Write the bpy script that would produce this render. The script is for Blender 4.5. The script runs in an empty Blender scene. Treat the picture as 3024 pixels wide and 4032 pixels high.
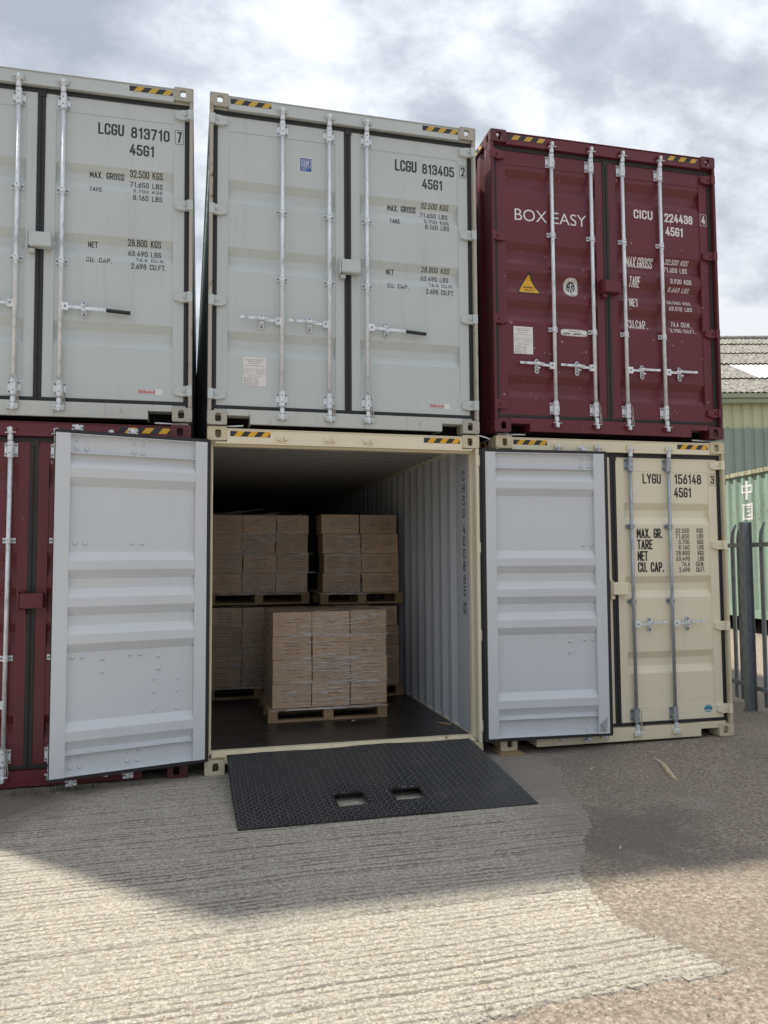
import bpy, bmesh, math, random
from mathutils import Matrix, Vector
random.seed(7)
S = bpy.context.scene
COL = S.collection
R = math.radians

# ------------------------------------------------------------------ camera
cam = bpy.data.cameras.new("camera")
cam.sensor_fit = 'HORIZONTAL'; cam.sensor_width = 36.0; cam.lens = 36.0 * 3023.2 / 3024.0
cam.clip_start = 0.05; cam.clip_end = 2000
cam_o = bpy.data.objects.new("camera", cam); COL.objects.link(cam_o)
cam_o.matrix_world = (Matrix.Translation((-1.354, -6.579, 1.7685)) @ Matrix.Rotation(-0.24796, 4, 'Z')
                      @ Matrix.Rotation(math.pi / 2 + 0.060995, 4, 'X') @ Matrix.Rotation(-0.0054, 4, 'Z'))
S.camera = cam_o

# ------------------------------------------------------------------ sky, sun, exposure
SUN_DIR = Vector((-2.6, 2.7, 5.82)).normalized()      # towards the sun: behind the stacks, to the left
elev = math.asin(SUN_DIR.z); azim = math.atan2(SUN_DIR.x, SUN_DIR.y)
world = bpy.data.worlds.new("World"); S.world = world; world.use_nodes = True
nt = world.node_tree; N = nt.nodes; L = nt.links; N.clear()
out = N.new('ShaderNodeOutputWorld'); bg = N.new('ShaderNodeBackground'); L.new(bg.outputs[0], out.inputs[0])
sky = N.new('ShaderNodeTexSky'); sky.sky_type = 'NISHITA'; sky.sun_disc = False
sky.sun_elevation = elev; sky.sun_rotation = azim; sky.air_density = 1.0; sky.dust_density = 2.0
tc = N.new('ShaderNodeTexCoord')
# clouds lie on a flat layer: direction divided by its height
sep = N.new('ShaderNodeSeparateXYZ'); L.new(tc.outputs['Generated'], sep.inputs[0])
zc = N.new('ShaderNodeMath'); zc.operation = 'MAXIMUM'; zc.inputs[1].default_value = 0.0; L.new(sep.outputs[2], zc.inputs[0])
za = N.new('ShaderNodeMath'); za.operation = 'ADD'; za.inputs[1].default_value = 0.55; L.new(zc.outputs[0], za.inputs[0])
dv = N.new('ShaderNodeVectorMath'); dv.operation = 'DIVIDE'; L.new(tc.outputs['Generated'], dv.inputs[0])
cz = N.new('ShaderNodeCombineXYZ')
for i in range(3): L.new(za.outputs[0], cz.inputs[i])
L.new(cz.outputs[0], dv.inputs[1])
n1 = N.new('ShaderNodeTexNoise'); n1.inputs['Scale'].default_value = 2.3; n1.inputs['Detail'].default_value = 10; n1.inputs['Roughness'].default_value = .56
n1.inputs['Distortion'].default_value = .25
mp = N.new('ShaderNodeMapping'); mp.inputs['Location'].default_value = (3.1, 1.3, .4); mp.inputs['Scale'].default_value = (1.0, 1.25, 1.0)
L.new(dv.outputs[0], mp.inputs[0]); L.new(mp.outputs[0], n1.inputs['Vector'])
n2 = N.new('ShaderNodeTexNoise'); n2.inputs['Scale'].default_value = 8.5; n2.inputs['Detail'].default_value = 10; n2.inputs['Roughness'].default_value = .6
L.new(mp.outputs[0], n2.inputs['Vector'])
mixn = N.new('ShaderNodeMix'); mixn.data_type = 'FLOAT'; mixn.inputs[0].default_value = .36
L.new(n1.outputs[0], mixn.inputs[2]); L.new(n2.outputs[0], mixn.inputs[3])
rp = N.new('ShaderNodeValToRGB'); L.new(mixn.outputs[0], rp.inputs[0])
cr = rp.color_ramp
cr.elements[0].position = .405; cr.elements[0].color = (.485, .497, .515, 1)
cr.elements[1].position = .615; cr.elements[1].color = (.195, .212, .242, 1)
e = cr.elements.new(.455); e.color = (.395, .415, .446, 1)
e = cr.elements.new(.512); e.color = (.285, .305, .338, 1)
# the clear Nishita sky shows faintly through the overcast
skm = N.new('ShaderNodeVectorMath'); skm.operation = 'SCALE'; skm.inputs['Scale'].default_value = 0.07; L.new(sky.outputs[0], skm.inputs[0])
mx = N.new('ShaderNodeMix'); mx.data_type = 'RGBA'; mx.inputs[0].default_value = .93
L.new(skm.outputs[0], mx.inputs[6]); L.new(rp.outputs[0], mx.inputs[7])
# overcast sky: brighter towards the zenith, as an even cloud layer is
gz = N.new('ShaderNodeMath'); gz.operation = 'MULTIPLY_ADD'; gz.inputs[1].default_value = .85; gz.inputs[2].default_value = .86; L.new(zc.outputs[0], gz.inputs[0])
L.new(mx.outputs[2], bg.inputs[0])
gs = N.new('ShaderNodeMath'); gs.operation = 'MULTIPLY'; gs.inputs[1].default_value = 1.24; L.new(gz.outputs[0], gs.inputs[0]); L.new(gs.outputs[0], bg.inputs[1])
sun = bpy.data.lights.new("sun", 'SUN'); sun.energy = 4.4; sun.angle = R(2.0); sun.color = (1, .94, .83)
sun_o = bpy.data.objects.new("sun", sun); COL.objects.link(sun_o)
sun_o.rotation_euler = (-SUN_DIR).to_track_quat('-Z', 'Y').to_euler(); sun_o.location = (-8, 8, 18)
S.view_settings.view_transform = 'Standard'; S.view_settings.look = 'None'
S.view_settings.exposure = 0.50; S.view_settings.gamma = 1.0; S.view_settings.use_curve_mapping = False
S.render.engine = 'CYCLES'
S.cycles.max_bounces = 8; S.cycles.diffuse_bounces = 4; S.cycles.transparent_max_bounces = 12

# ------------------------------------------------------------------ materials
def new_mat(name):
    m = bpy.data.materials.new(name); m.use_nodes = True
    return m, m.node_tree.nodes, m.node_tree.links, m.node_tree.nodes['Principled BSDF']

def noise(N, L, vec, scale, detail=4, rough=.5, mapping=None, dist=0):
    n = N.new('ShaderNodeTexNoise'); n.inputs['Scale'].default_value = scale
    n.inputs['Detail'].default_value = detail; n.inputs['Roughness'].default_value = rough; n.inputs['Distortion'].default_value = dist
    if mapping:
        mp = N.new('ShaderNodeMapping'); mp.inputs['Scale'].default_value = mapping; L.new(vec, mp.inputs[0]); vec = mp.outputs[0]
    L.new(vec, n.inputs['Vector']); return n.outputs[0]

def ramp(N, L, fac, stops):
    r = N.new('ShaderNodeValToRGB'); L.new(fac, r.inputs[0]); els = r.color_ramp.elements
    while len(els) > len(stops): els.remove(els[-1])
    while len(els) < len(stops): els.new(.5)
    for e, (p, c) in zip(els, stops):
        e.position = p; e.color = (c, c, c, 1) if isinstance(c, (int, float)) else (*c, 1)
    return r.outputs[0]

def mixc(N, L, fac, a, b, mode='MIX'):
    m = N.new('ShaderNodeMix'); m.data_type = 'RGBA'; m.blend_type = mode
    if isinstance(fac, (int, float)): m.inputs[0].default_value = fac
    else: L.new(fac, m.inputs[0])
    for i, v in ((6, a), (7, b)):
        if isinstance(v, tuple): m.inputs[i].default_value = (*v, 1) if len(v) == 3 else v
        else: L.new(v, m.inputs[i])
    return m.outputs[2]

def bump(N, L, B, h, strength=.3, dist=.01):
    b = N.new('ShaderNodeBump'); b.inputs['Strength'].default_value = strength; b.inputs['Distance'].default_value = dist
    L.new(h, b.inputs['Height']); L.new(b.outputs[0], B.inputs['Normal']); return b

def paint(name, col, rough=.42, rust=0.0, dirt=.12, spec=.5, streak=.1, grime=(.16, .13, .10), bumps=.05, chips=0.0):
    m, N, L, B = new_mat(name)
    tc = N.new('ShaderNodeTexCoord'); v = tc.outputs['Object']
    big = noise(N, L, v, 1.3, 5, .6)
    c = mixc(N, L, ramp(N, L, big, [(.35, 0.0), (.75, dirt)]), tuple(col), tuple(x * .62 for x in col))
    st = noise(N, L, v, 1.0, 6, .65, (16, 16, .8))
    c = mixc(N, L, ramp(N, L, st, [(.56, 0.0), (.80, streak)]), c, grime)
    sp = noise(N, L, v, 55, 3, .6)
    c = mixc(N, L, ramp(N, L, sp, [(.70, 0.0), (.76, .30 * min(1, dirt * 4))]), c, grime)
    if chips:
        cp = noise(N, L, v, 24, 2, .5)
        c = mixc(N, L, ramp(N, L, cp, [(.735, 0.0), (.75, chips)]), c, (.75, .73, .70))
    if rust:
        rn = noise(N, L, v, 13, 8, .72, (1, 1, .55), .4)
        f = ramp(N, L, rn, [(.62 - .14 * rust, 0.0), (.70 - .12 * rust, .9)])
        rc = ramp(N, L, noise(N, L, v, 60, 4), [(.3, (.07, .025, .012)), (.7, (.30, .13, .05))])
        c = mixc(N, L, f, c, rc)
    L.new(c, B.inputs['Base Color'])
    rr = ramp(N, L, big, [(.3, rough - .06), (.8, rough + .12)]); L.new(rr, B.inputs['Roughness'])
    B.inputs['Specular IOR Level'].default_value = spec
    wav = noise(N, L, v, 2.2, 2, .4)
    fin = noise(N, L, v, 160, 2, .5)
    a = N.new('ShaderNodeMath'); a.operation = 'MULTIPLY_ADD'; L.new(fin, a.inputs[0]); a.inputs[1].default_value = .02; L.new(wav, a.inputs[2])
    bump(N, L, B, a.outputs[0], bumps * 3, .02)
    return m

GREY = (.550, .600, .598); CREAM = (.83, .765, .59); MAROON = (.138, .0210, .0320); INNER = (.635, .665, .695)
M = {}
M['grey'] = paint('grey_paint', GREY, .46, 0, .16, streak=.16)
M['grey_sill'] = paint('grey_paint_stained', (.55, .58, .555), .48, .10, .22, streak=.45)
M['cream_sill'] = paint('cream_paint_stained', (.80, .72, .53), .45, .06, .2, streak=.38)
M['grey_worn'] = paint('grey_paint_worn', (.46, .44, .38), .5, .42, .3, streak=.35)
M['cream'] = paint('cream_paint', CREAM, .42, 0, .10)
M['cream_worn'] = paint('cream_paint_worn', (.66, .59, .42), .45, .28, .22, streak=.25)
M['maroon'] = paint('maroon_paint', MAROON, .40, 0, .25, grime=(.10, .06, .06), chips=.35)
M['maroon_worn'] = paint('maroon_paint_worn', (.105, .019, .025), .42, .12, .3, grime=(.12, .08, .07), chips=.6)
M['inner'] = paint('inner_grey_paint', INNER, .40, 0, .16, streak=.16, grime=(.36, .35, .34))
M['inner_wall'] = paint('hold_wall_paint', (.50, .53, .565), .45, 0, .15, streak=.08, grime=(.22, .22, .23))
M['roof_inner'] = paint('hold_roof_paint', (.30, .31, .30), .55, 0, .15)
M['green'] = paint('pale_green_paint', (.27, .385, .31), .55, .25, .55, streak=.55, grime=(.07, .12, .085))
M['green_rail'] = paint('green_rail_paint', (.42, .45, .33), .6, .95, .3, streak=.5)
M['clad_top'] = paint('yellow_green_cladding', (.56, .57, .38), .55, 0, .2)
M['clad_low'] = paint('grey_green_cladding', (.31, .375, .335), .6, 0, .35, streak=.4, grime=(.40, .42, .40))
M['gutter'] = paint('gutter_green', (.33, .36, .25), .5, 0, .2)
M['white_sheet'] = paint('skylight_white', (.50, .51, .50), .5, 0, .05)
M['sticker'] = paint('white_sticker', (.78, .78, .76), .35, 0, .06, streak=.05)
M['plate'] = paint('data_plate', (.76, .75, .73), .35, 0, .25, streak=.2)

def simple(name, col, rough=.5, metal=0.0, var=.2, scale=30, bmp=.1):
    m, N, L, B = new_mat(name)
    tc = N.new('ShaderNodeTexCoord'); v = tc.outputs['Object']
    n = noise(N, L, v, scale, 5, .6)
    c = mixc(N, L, ramp(N, L, n, [(.3, 0.0), (.75, var)]), tuple(col), tuple(x * .5 for x in col))
    L.new(c, B.inputs['Base Color']); B.inputs['Roughness'].default_value = rough; B.inputs['Metallic'].default_value = metal
    bump(N, L, B, n, bmp, .002)
    return m
M['rubber'] = simple('black_rubber', (.022, .022, .025), .55)
M['rubber_dusty'] = simple('dusty_rubber', (.036, .036, .034), .7, var=.4, scale=9)
M['ink'] = simple('black_lettering', (.018, .018, .020), .5)
M['ink_soft'] = simple('dark_grey_lettering', (.030, .030, .034), .5)
M['faint_ink'] = simple('printed_ink_on_carton', (.11, .085, .07), .8)
M['small_print'] = simple('small_print', (.20, .20, .22), .6)
M['white'] = simple('white_lettering', (.80, .79, .78), .5, var=.08)
M['yellow'] = simple('hazard_yellow', (.78, .42, .02), .45, var=.10)
M['yellow_dull'] = simple('dull_hazard_yellow', (.62, .40, .05), .5, var=.2)
M['tape_black'] = simple('hazard_black', (.030, .030, .032), .5)
M['blue'] = simple('blue_sticker', (.025, .11, .38), .35)
M['sky_blue'] = simple('sky_blue_sticker', (.12, .42, .58), .4)
M['red'] = simple('red_print', (.50, .03, .03), .45)
M['bolt'] = simple('bolt_head_dark', (.22, .23, .25), .4, .6)
M['cord'] = simple('old_cord', (.42, .40, .36), .8)
M['dark'] = simple('dark_void_steel', (.02, .02, .02), .8)

def galv(name, col=(.74, .78, .82), metal=.25, rough=.38):
    m, N, L, B = new_mat(name)
    tc = N.new('ShaderNodeTexCoord'); v = tc.outputs['Object']
    n = noise(N, L, v, 26, 6, .7, (1, 1, .35))
    c = ramp(N, L, n, [(.30, tuple(x * .55 for x in col)), (.48, col), (.75, tuple(min(1, x * 1.22) for x in col))])
    L.new(c, B.inputs['Base Color']); B.inputs['Metallic'].default_value = metal
    L.new(ramp(N, L, n, [(.3, rough + .2), (.7, rough - .05)]), B.inputs['Roughness'])
    bump(N, L, B, n, .25, .002); return m
M['zinc'] = galv('galvanised_steel')
M['zinc_dull'] = galv('dull_galvanised_steel', (.42, .46, .50), .6, .42)
M['fence'] = galv('weathered_galvanised_fence', (.23, .26, .285), .3, .55)

def wood(name, a, b, along='X', scale=1.0):
    m, N, L, B = new_mat(name)
    tc = N.new('ShaderNodeTexCoord'); v = tc.outputs['Object']
    mp = (2.5, 30, 30) if along == 'X' else (30, 2.5, 30)
    n = noise(N, L, v, scale, 7, .65, mp, .5)
    c = ramp(N, L, n, [(.28, a), (.7, b)])
    g = noise(N, L, v, 2.7, 3)
    c = mixc(N, L, ramp(N, L, g, [(.4, 0.0), (.8, .4)]), c, tuple(x * .5 for x in a))
    L.new(c, B.inputs['Base Color']); B.inputs['Roughness'].default_value = .75
    bump(N, L, B, n, .4, .003); return m
M['pallet'] = wood('pallet_pine', (.20, .125, .065), (.40, .275, .155))
M['pallet_y'] = wood('pallet_pine_cross', (.19, .12, .062), (.38, .26, .15), 'Y')
M['packer'] = wood('plywood_packer', (.28, .18, .09), (.50, .36, .2))
M['splinter'] = wood('splintered_timber', (.36, .27, .16), (.74, .62, .43), 'X', 1.4)

def carton_mat():
    m, N, L, B = new_mat('corrugated_cardboard')
    tc = N.new('ShaderNodeTexCoord'); oi = N.new('ShaderNodeObjectInfo')
    add = N.new('ShaderNodeVectorMath'); add.operation = 'ADD'; L.new(tc.outputs['Object'], add.inputs[0])
    rs = N.new('ShaderNodeVectorMath'); rs.operation = 'SCALE'; rs.inputs['Scale'].default_value = 9
    cb = N.new('ShaderNodeCombineXYZ'); [L.new(oi.outputs['Random'], cb.inputs[i]) for i in range(3)]
    L.new(cb.outputs[0], rs.inputs[0]); L.new(rs.outputs[0], add.inputs[1]); v = add.outputs[0]
    n = noise(N, L, v, 7, 5, .6); f = noise(N, L, v, 1, 5, .6, (6, 6, 170))
    c = ramp(N, L, n, [(.3, (.385, .265, .170)), (.7, (.50, .355, .240))])
    c = mixc(N, L, ramp(N, L, f, [(.4, 0.0), (.8, .25)]), c, (.26, .17, .10))
    hv = N.new('ShaderNodeHueSaturation'); L.new(c, hv.inputs['Color'])
    mr = N.new('ShaderNodeMapRange'); L.new(oi.outputs['Random'], mr.inputs[0]); mr.inputs[3].default_value = .86; mr.inputs[4].default_value = 1.12
    L.new(mr.outputs[0], hv.inputs['Value'])
    L.new(hv.outputs[0], B.inputs['Base Color']); B.inputs['Roughness'].default_value = .8
    # the tight layer of film over the board
    B.inputs['Coat Weight'].default_value = .6
    cr_ = noise(N, L, v, 1, 6, .65, (3, 3, 46), .6)
    L.new(ramp(N, L, cr_, [(.35, .14), (.7, .5)]), B.inputs['Coat Roughness'])
    b = bump(N, L, B, cr_, .5, .006); L.new(b.outputs[0], B.inputs['Coat Normal'])
    return m
M['carton'] = carton_mat()

def film_mat():
    m, N, L, B = new_mat('clear_stretch_film')
    B.inputs['Base Color'].default_value = (.86, .84, .83, 1); B.inputs['Roughness'].default_value = .3
    tc = N.new('ShaderNodeTexCoord')
    n = noise(N, L, tc.outputs['Object'], 1, 5, .6, (7, 7, 60))
    L.new(ramp(N, L, n, [(.36, .06), (.66, .72)]), B.inputs['Alpha'])
    return m
M['film'] = film_mat()

def floor_mat():
    m, N, L, B = new_mat('worn_plywood_floor')
    tc = N.new('ShaderNodeTexCoord'); v = tc.outputs['Object']
    n = noise(N, L, v, 3, 8, .7)
    c = ramp(N, L, n, [(.3, (.014, .013, .013)), (.75, (.040, .035, .033))])
    for mpg, th in (((1.1, 46, 1), .715), ((38, 1.6, 1), .73), ((5, 60, 1), .74)):
        s = noise(N, L, v, 1, 3, .5, mpg, .3)
        c = mixc(N, L, ramp(N, L, s, [(th, 0.0), (th + .02, .35)]), c, (.24, .22, .20))
    L.new(c, B.inputs['Base Color'])
    L.new(ramp(N, L, n, [(.3, .22), (.7, .42)]), B.inputs['Roughness'])
    bump(N, L, B, n, .25, .004); return m
M['floor'] = floor_mat()

def concrete_mat():
    m, N, L, B = new_mat('tamped_concrete')
    tc = N.new('ShaderNodeTexCoord'); v = tc.outputs['Object']
    wx = noise(N, L, v, .9, 3, .5); wf = noise(N, L, v, 9, 4, .6)
    # ridge rows left by the tamping beam, running along X and wandering a little
    sp = N.new('ShaderNodeSeparateXYZ'); L.new(v, sp.inputs[0])
    def ma(op, a, b, c=None):
        q = N.new('ShaderNodeMath'); q.operation = op
        for i, w_ in enumerate((a, b, c)):
            if w_ is None: continue
            if isinstance(w_, (int, float)): q.inputs[i].default_value = w_
            else: L.new(w_, q.inputs[i])
        return q.outputs[0]
    y = ma('MULTIPLY_ADD', wx, .09, sp.outputs[1]); y = ma('MULTIPLY_ADD', wf, .020, y); y = ma('MULTIPLY_ADD', sp.outputs[0], -.02, y)
    rows = N.new('ShaderNodeTexNoise'); rows.noise_dimensions = '1D'; rows.inputs['Scale'].default_value = 17; rows.inputs['Detail'].default_value = 3; rows.inputs['Roughness'].default_value = .65
    L.new(y, rows.inputs['W'])
    sn = ma('SINE', ma('MULTIPLY', y, 2 * math.pi / .047), 0.0); sn = ma('MULTIPLY_ADD', sn, .5, .5)
    wb = noise(N, L, v, 1, 6, .82, (17, 40, 1)); rowh = ma('ADD', ma('MULTIPLY', sn, .20), ma('MULTIPLY', rows.outputs[0], .80))
    rowh = ma('MULTIPLY_ADD', wb, 1.25, ma('SUBTRACT', rowh, .62))
    # exposed aggregate
    vo = N.new('ShaderNodeTexVoronoi'); vo.inputs['Scale'].default_value = 62; vo.inputs['Randomness'].default_value = 1.0; L.new(v, vo.inputs['Vector'])
    peb = ramp(N, L, vo.outputs['Distance'], [(.25, 1.0), (.50, 0.0)])
    fine = noise(N, L, v, 130, 5, .75); mid = noise(N, L, v, 46, 6, .78); lo = noise(N, L, v, 1.1, 5, .6)
    c = ramp(N, L, mid, [(.34, (.225, .200, .165)), (.48, (.39, .357, .302)), (.58, (.60, .560, .480))])
    c = mixc(N, L, ramp(N, L, lo, [(.35, 0.0), (.75, .45)]), c, (.30, .28, .25))
    worn = noise(N, L, v, 3.2, 5, .7)
    gro = ma('MULTIPLY', ramp(N, L, rowh, [(.34, 1.0), (.50, 0.0)]), ramp(N, L, ma('MULTIPLY_ADD', mid, .5, ma('MULTIPLY', worn, .5)), [(.40, .10), (.54, 1.0)]))
    c = mixc(N, L, ma('MULTIPLY', gro, .82), c, (.105, .09, .078))
    vc = N.new('ShaderNodeTexVoronoi'); vc.inputs['Scale'].default_value = 62; L.new(v, vc.inputs['Vector'])
    sc_ = N.new('ShaderNodeSeparateColor'); L.new(vc.outputs['Color'], sc_.inputs[0])
    pc = ramp(N, L, sc_.outputs[0], [(0.0, (.13, .115, .10)), (.12, (.34, .23, .12)), (.2, (.50, .46, .40)), (.62, (.56, .52, .46)), (.80, (.26, .23, .2)), (.95, (.44, .32, .18))])
    pm = ma('MULTIPLY', peb, ramp(N, L, sc_.outputs[1], [(.44, 0.0), (.52, .85)]))
    c = mixc(N, L, pm, c, pc)
    pits = ramp(N, L, noise(N, L, v, 75, 4, .7), [(.36, 1.0), (.42, 0.0)])
    c = mixc(N, L, ma('MULTIPLY', pits, .7), c, (.12, .105, .088))
    # rusty and pale stains
    s1 = noise(N, L, v, 2.6, 6, .7, (1.0, .8, 1), .6)
    c = mixc(N, L, ramp(N, L, s1, [(.66, 0.0), (.74, .35)]), c, (.34, .22, .10))
    s2 = noise(N, L, v, 4.6, 7, .75, (1, 1.4, 1))
    c = mixc(N, L, ramp(N, L, s2, [(.67, 0.0), (.72, .6)]), c, (.62, .60, .56))
    # silt washed over the broken edge of the slab
    dx = ma('MULTIPLY_ADD', lo, 1.5, sp.outputs[0]); dx = ma('MULTIPLY_ADD', mid, .5, dx)
    c = mixc(N, L, ramp(N, L, ma('MULTIPLY', dx, .25), [(.42, 0.0), (.60, .70)]), c, (.235, .21, .18))
    # soil and moss at the foot of the red container
    dd = N.new('ShaderNodeVectorMath'); dd.operation = 'DISTANCE'; L.new(v, dd.inputs[0]); dd.inputs[1].default_value = (-3.0, -.35, 0)
    so = ma('MULTIPLY_ADD', noise(N, L, v, 3.1, 6, .7), 1.1, dd.outputs['Value'])
    c = mixc(N, L, ramp(N, L, ma('MULTIPLY', so, .4), [(.44, .8), (.62, 0.0)]), c, (.14, .12, .10))
    L.new(c, B.inputs['Base Color']); B.inputs['Roughness'].default_value = .92; B.inputs['Specular IOR Level'].default_value = .25
    h = ma('ADD', ma('MULTIPLY', rowh, .6), ma('MULTIPLY', fine, .5)); h = ma('MULTIPLY_ADD', mid, 1.0, h); h = ma('MULTIPLY_ADD', pm, .30, h)
    bump(N, L, B, h, 1.0, .0075)
    return m
M['concrete'] = concrete_mat()

def asphalt_mat():
    m, N, L, B = new_mat('old_stony_asphalt')
    tc = N.new('ShaderNodeTexCoord'); v = tc.outputs['Object']
    def ma(op, a, b, c=None):
        q = N.new('ShaderNodeMath'); q.operation = op
        for i, w_ in enumerate((a, b, c)):
            if w_ is None: continue
            if isinstance(w_, (int, float)): q.inputs[i].default_value = w_
            else: L.new(w_, q.inputs[i])
        return q.outputs[0]
    fine = noise(N, L, v, 95, 6, .8); mid = noise(N, L, v, 38, 6, .78); lo = noise(N, L, v, .75, 6, .6)
    c = ramp(N, L, mid, [(.34, (.125, .100, .078)), (.50, (.265, .222, .178)), (.64, (.46, .40, .33))])
    c = mixc(N, L, ramp(N, L, lo, [(.46, 0.0), (.66, .5)]), c, (.18, .158, .134))
    vo = N.new('ShaderNodeTexVoronoi'); vo.inputs['Scale'].default_value = 44; L.new(v, vo.inputs['Vector'])
    sc_ = N.new('ShaderNodeSeparateColor'); L.new(vo.outputs['Color'], sc_.inputs[0])
    peb = ma('MULTIPLY', ramp(N, L, vo.outputs['Distance'], [(.20, 1.0), (.45, 0.0)]), ramp(N, L, sc_.outputs[1], [(.42, 0.0), (.5, 1.0)]))
    peb = ma('MULTIPLY', peb, ramp(N, L, lo, [(.45, 1.0), (.62, .25)]))
    pc = ramp(N, L, sc_.outputs[0], [(0.0, (.08, .07, .06)), (.2, (.30, .19, .11)), (.45, (.40, .35, .28)), (.8, (.22, .19, .16)), (.96, (.55, .52, .47))])
    c = mixc(N, L, peb, c, pc)
    c = mixc(N, L, ramp(N, L, fine, [(.32, .7), (.45, 0.0)]), c, (.05, .045, .04))
    s = noise(N, L, v, 31, 5, .7); c = mixc(N, L, ramp(N, L, s, [(.68, 0.0), (.73, .8)]), c, (.42, .39, .34))
    # trodden mud and oil beside the broken slab edge
    dd = N.new('ShaderNodeVectorMath'); dd.operation = 'DISTANCE'; L.new(v, dd.inputs[0]); dd.inputs[1].default_value = (1.35, -2.05, 0)
    mud = ma('MULTIPLY_ADD', noise(N, L, v, 2.3, 6, .65), 1.5, dd.outputs['Value'])
    c = mixc(N, L, ramp(N, L, ma('MULTIPLY', mud, .4), [(.42, .75), (.60, 0.0)]), c, (.15, .135, .117))
    pale = noise(N, L, v, 1.7, 6, .7, (1, 1.3, 1)); c = mixc(N, L, ramp(N, L, pale, [(.56, 0.0), (.70, .5)]), c, (.34, .31, .27))
    L.new(c, B.inputs['Base Color']); B.inputs['Roughness'].default_value = .9; B.inputs['Specular IOR Level'].default_value = .25
    h = ma('MULTIPLY_ADD', peb, .5, ma('MULTIPLY', fine, .5)); h = ma('MULTIPLY_ADD', mid, .8, h)
    bump(N, L, B, h, .9, .009)
    return m
M['asphalt'] = asphalt_mat()
def tread_mat():
    m, N, L, B = new_mat('black_tread_plate')
    tc = N.new('ShaderNodeTexCoord'); v = tc.outputs['Object']
    n = noise(N, L, v, 2.4, 6, .65); f = noise(N, L, v, 70, 4, .6)
    c = ramp(N, L, n, [(.3, (.018, .019, .021)), (.60, (.036, .035, .034)), (.72, (.095, .082, .070))])
    c = mixc(N, L, ramp(N, L, f, [(.66, 0.0), (.74, .35)]), c, (.14, .13, .12))
    L.new(c, B.inputs['Base Color']); L.new(ramp(N, L, f, [(.3, .26), (.7, .46)]), B.inputs['Roughness'])
    B.inputs['Metallic'].default_value = .25
    bump(N, L, B, f, .15, .001); return m
M['tread'] = tread_mat()
M['tread_edge'] = galv('rubbed_tread_crest', (.13, .135, .145), .5, .34)
M['asbestos'] = paint('lichened_cement_sheet', (.46, .44, .40), .85, 0, .9, streak=.5, grime=(.16, .15, .13), bumps=.3)
def roof_mat():
    m, N, L, B = new_mat('lichened_roof_sheet')
    tc = N.new('ShaderNodeTexCoord'); v = tc.outputs['Object']
    a = noise(N, L, v, 5.5, 7, .85); b = noise(N, L, v, 1.4, 5, .6)
    c = ramp(N, L, a, [(.40, (.06, .056, .048)), (.49, (.21, .20, .18)), (.62, (.44, .42, .385))])
    c = mixc(N, L, ramp(N, L, b, [(.4, 0.0), (.75, .5)]), c, (.24, .22, .19))
    L.new(c, B.inputs['Base Color']); B.inputs['Roughness'].default_value = .95
    bump(N, L, B, a, .8, .05); return m
M['roof'] = roof_mat()
M['grass'] = simple('weed_green', (.075, .105, .030), .8, var=.5, scale=8)
M['stone'] = simple('loose_stone', (.34, .30, .25), .9, var=.6, scale=3)
M['chip'] = simple('white_chip', (.70, .69, .66), .8)

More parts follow.
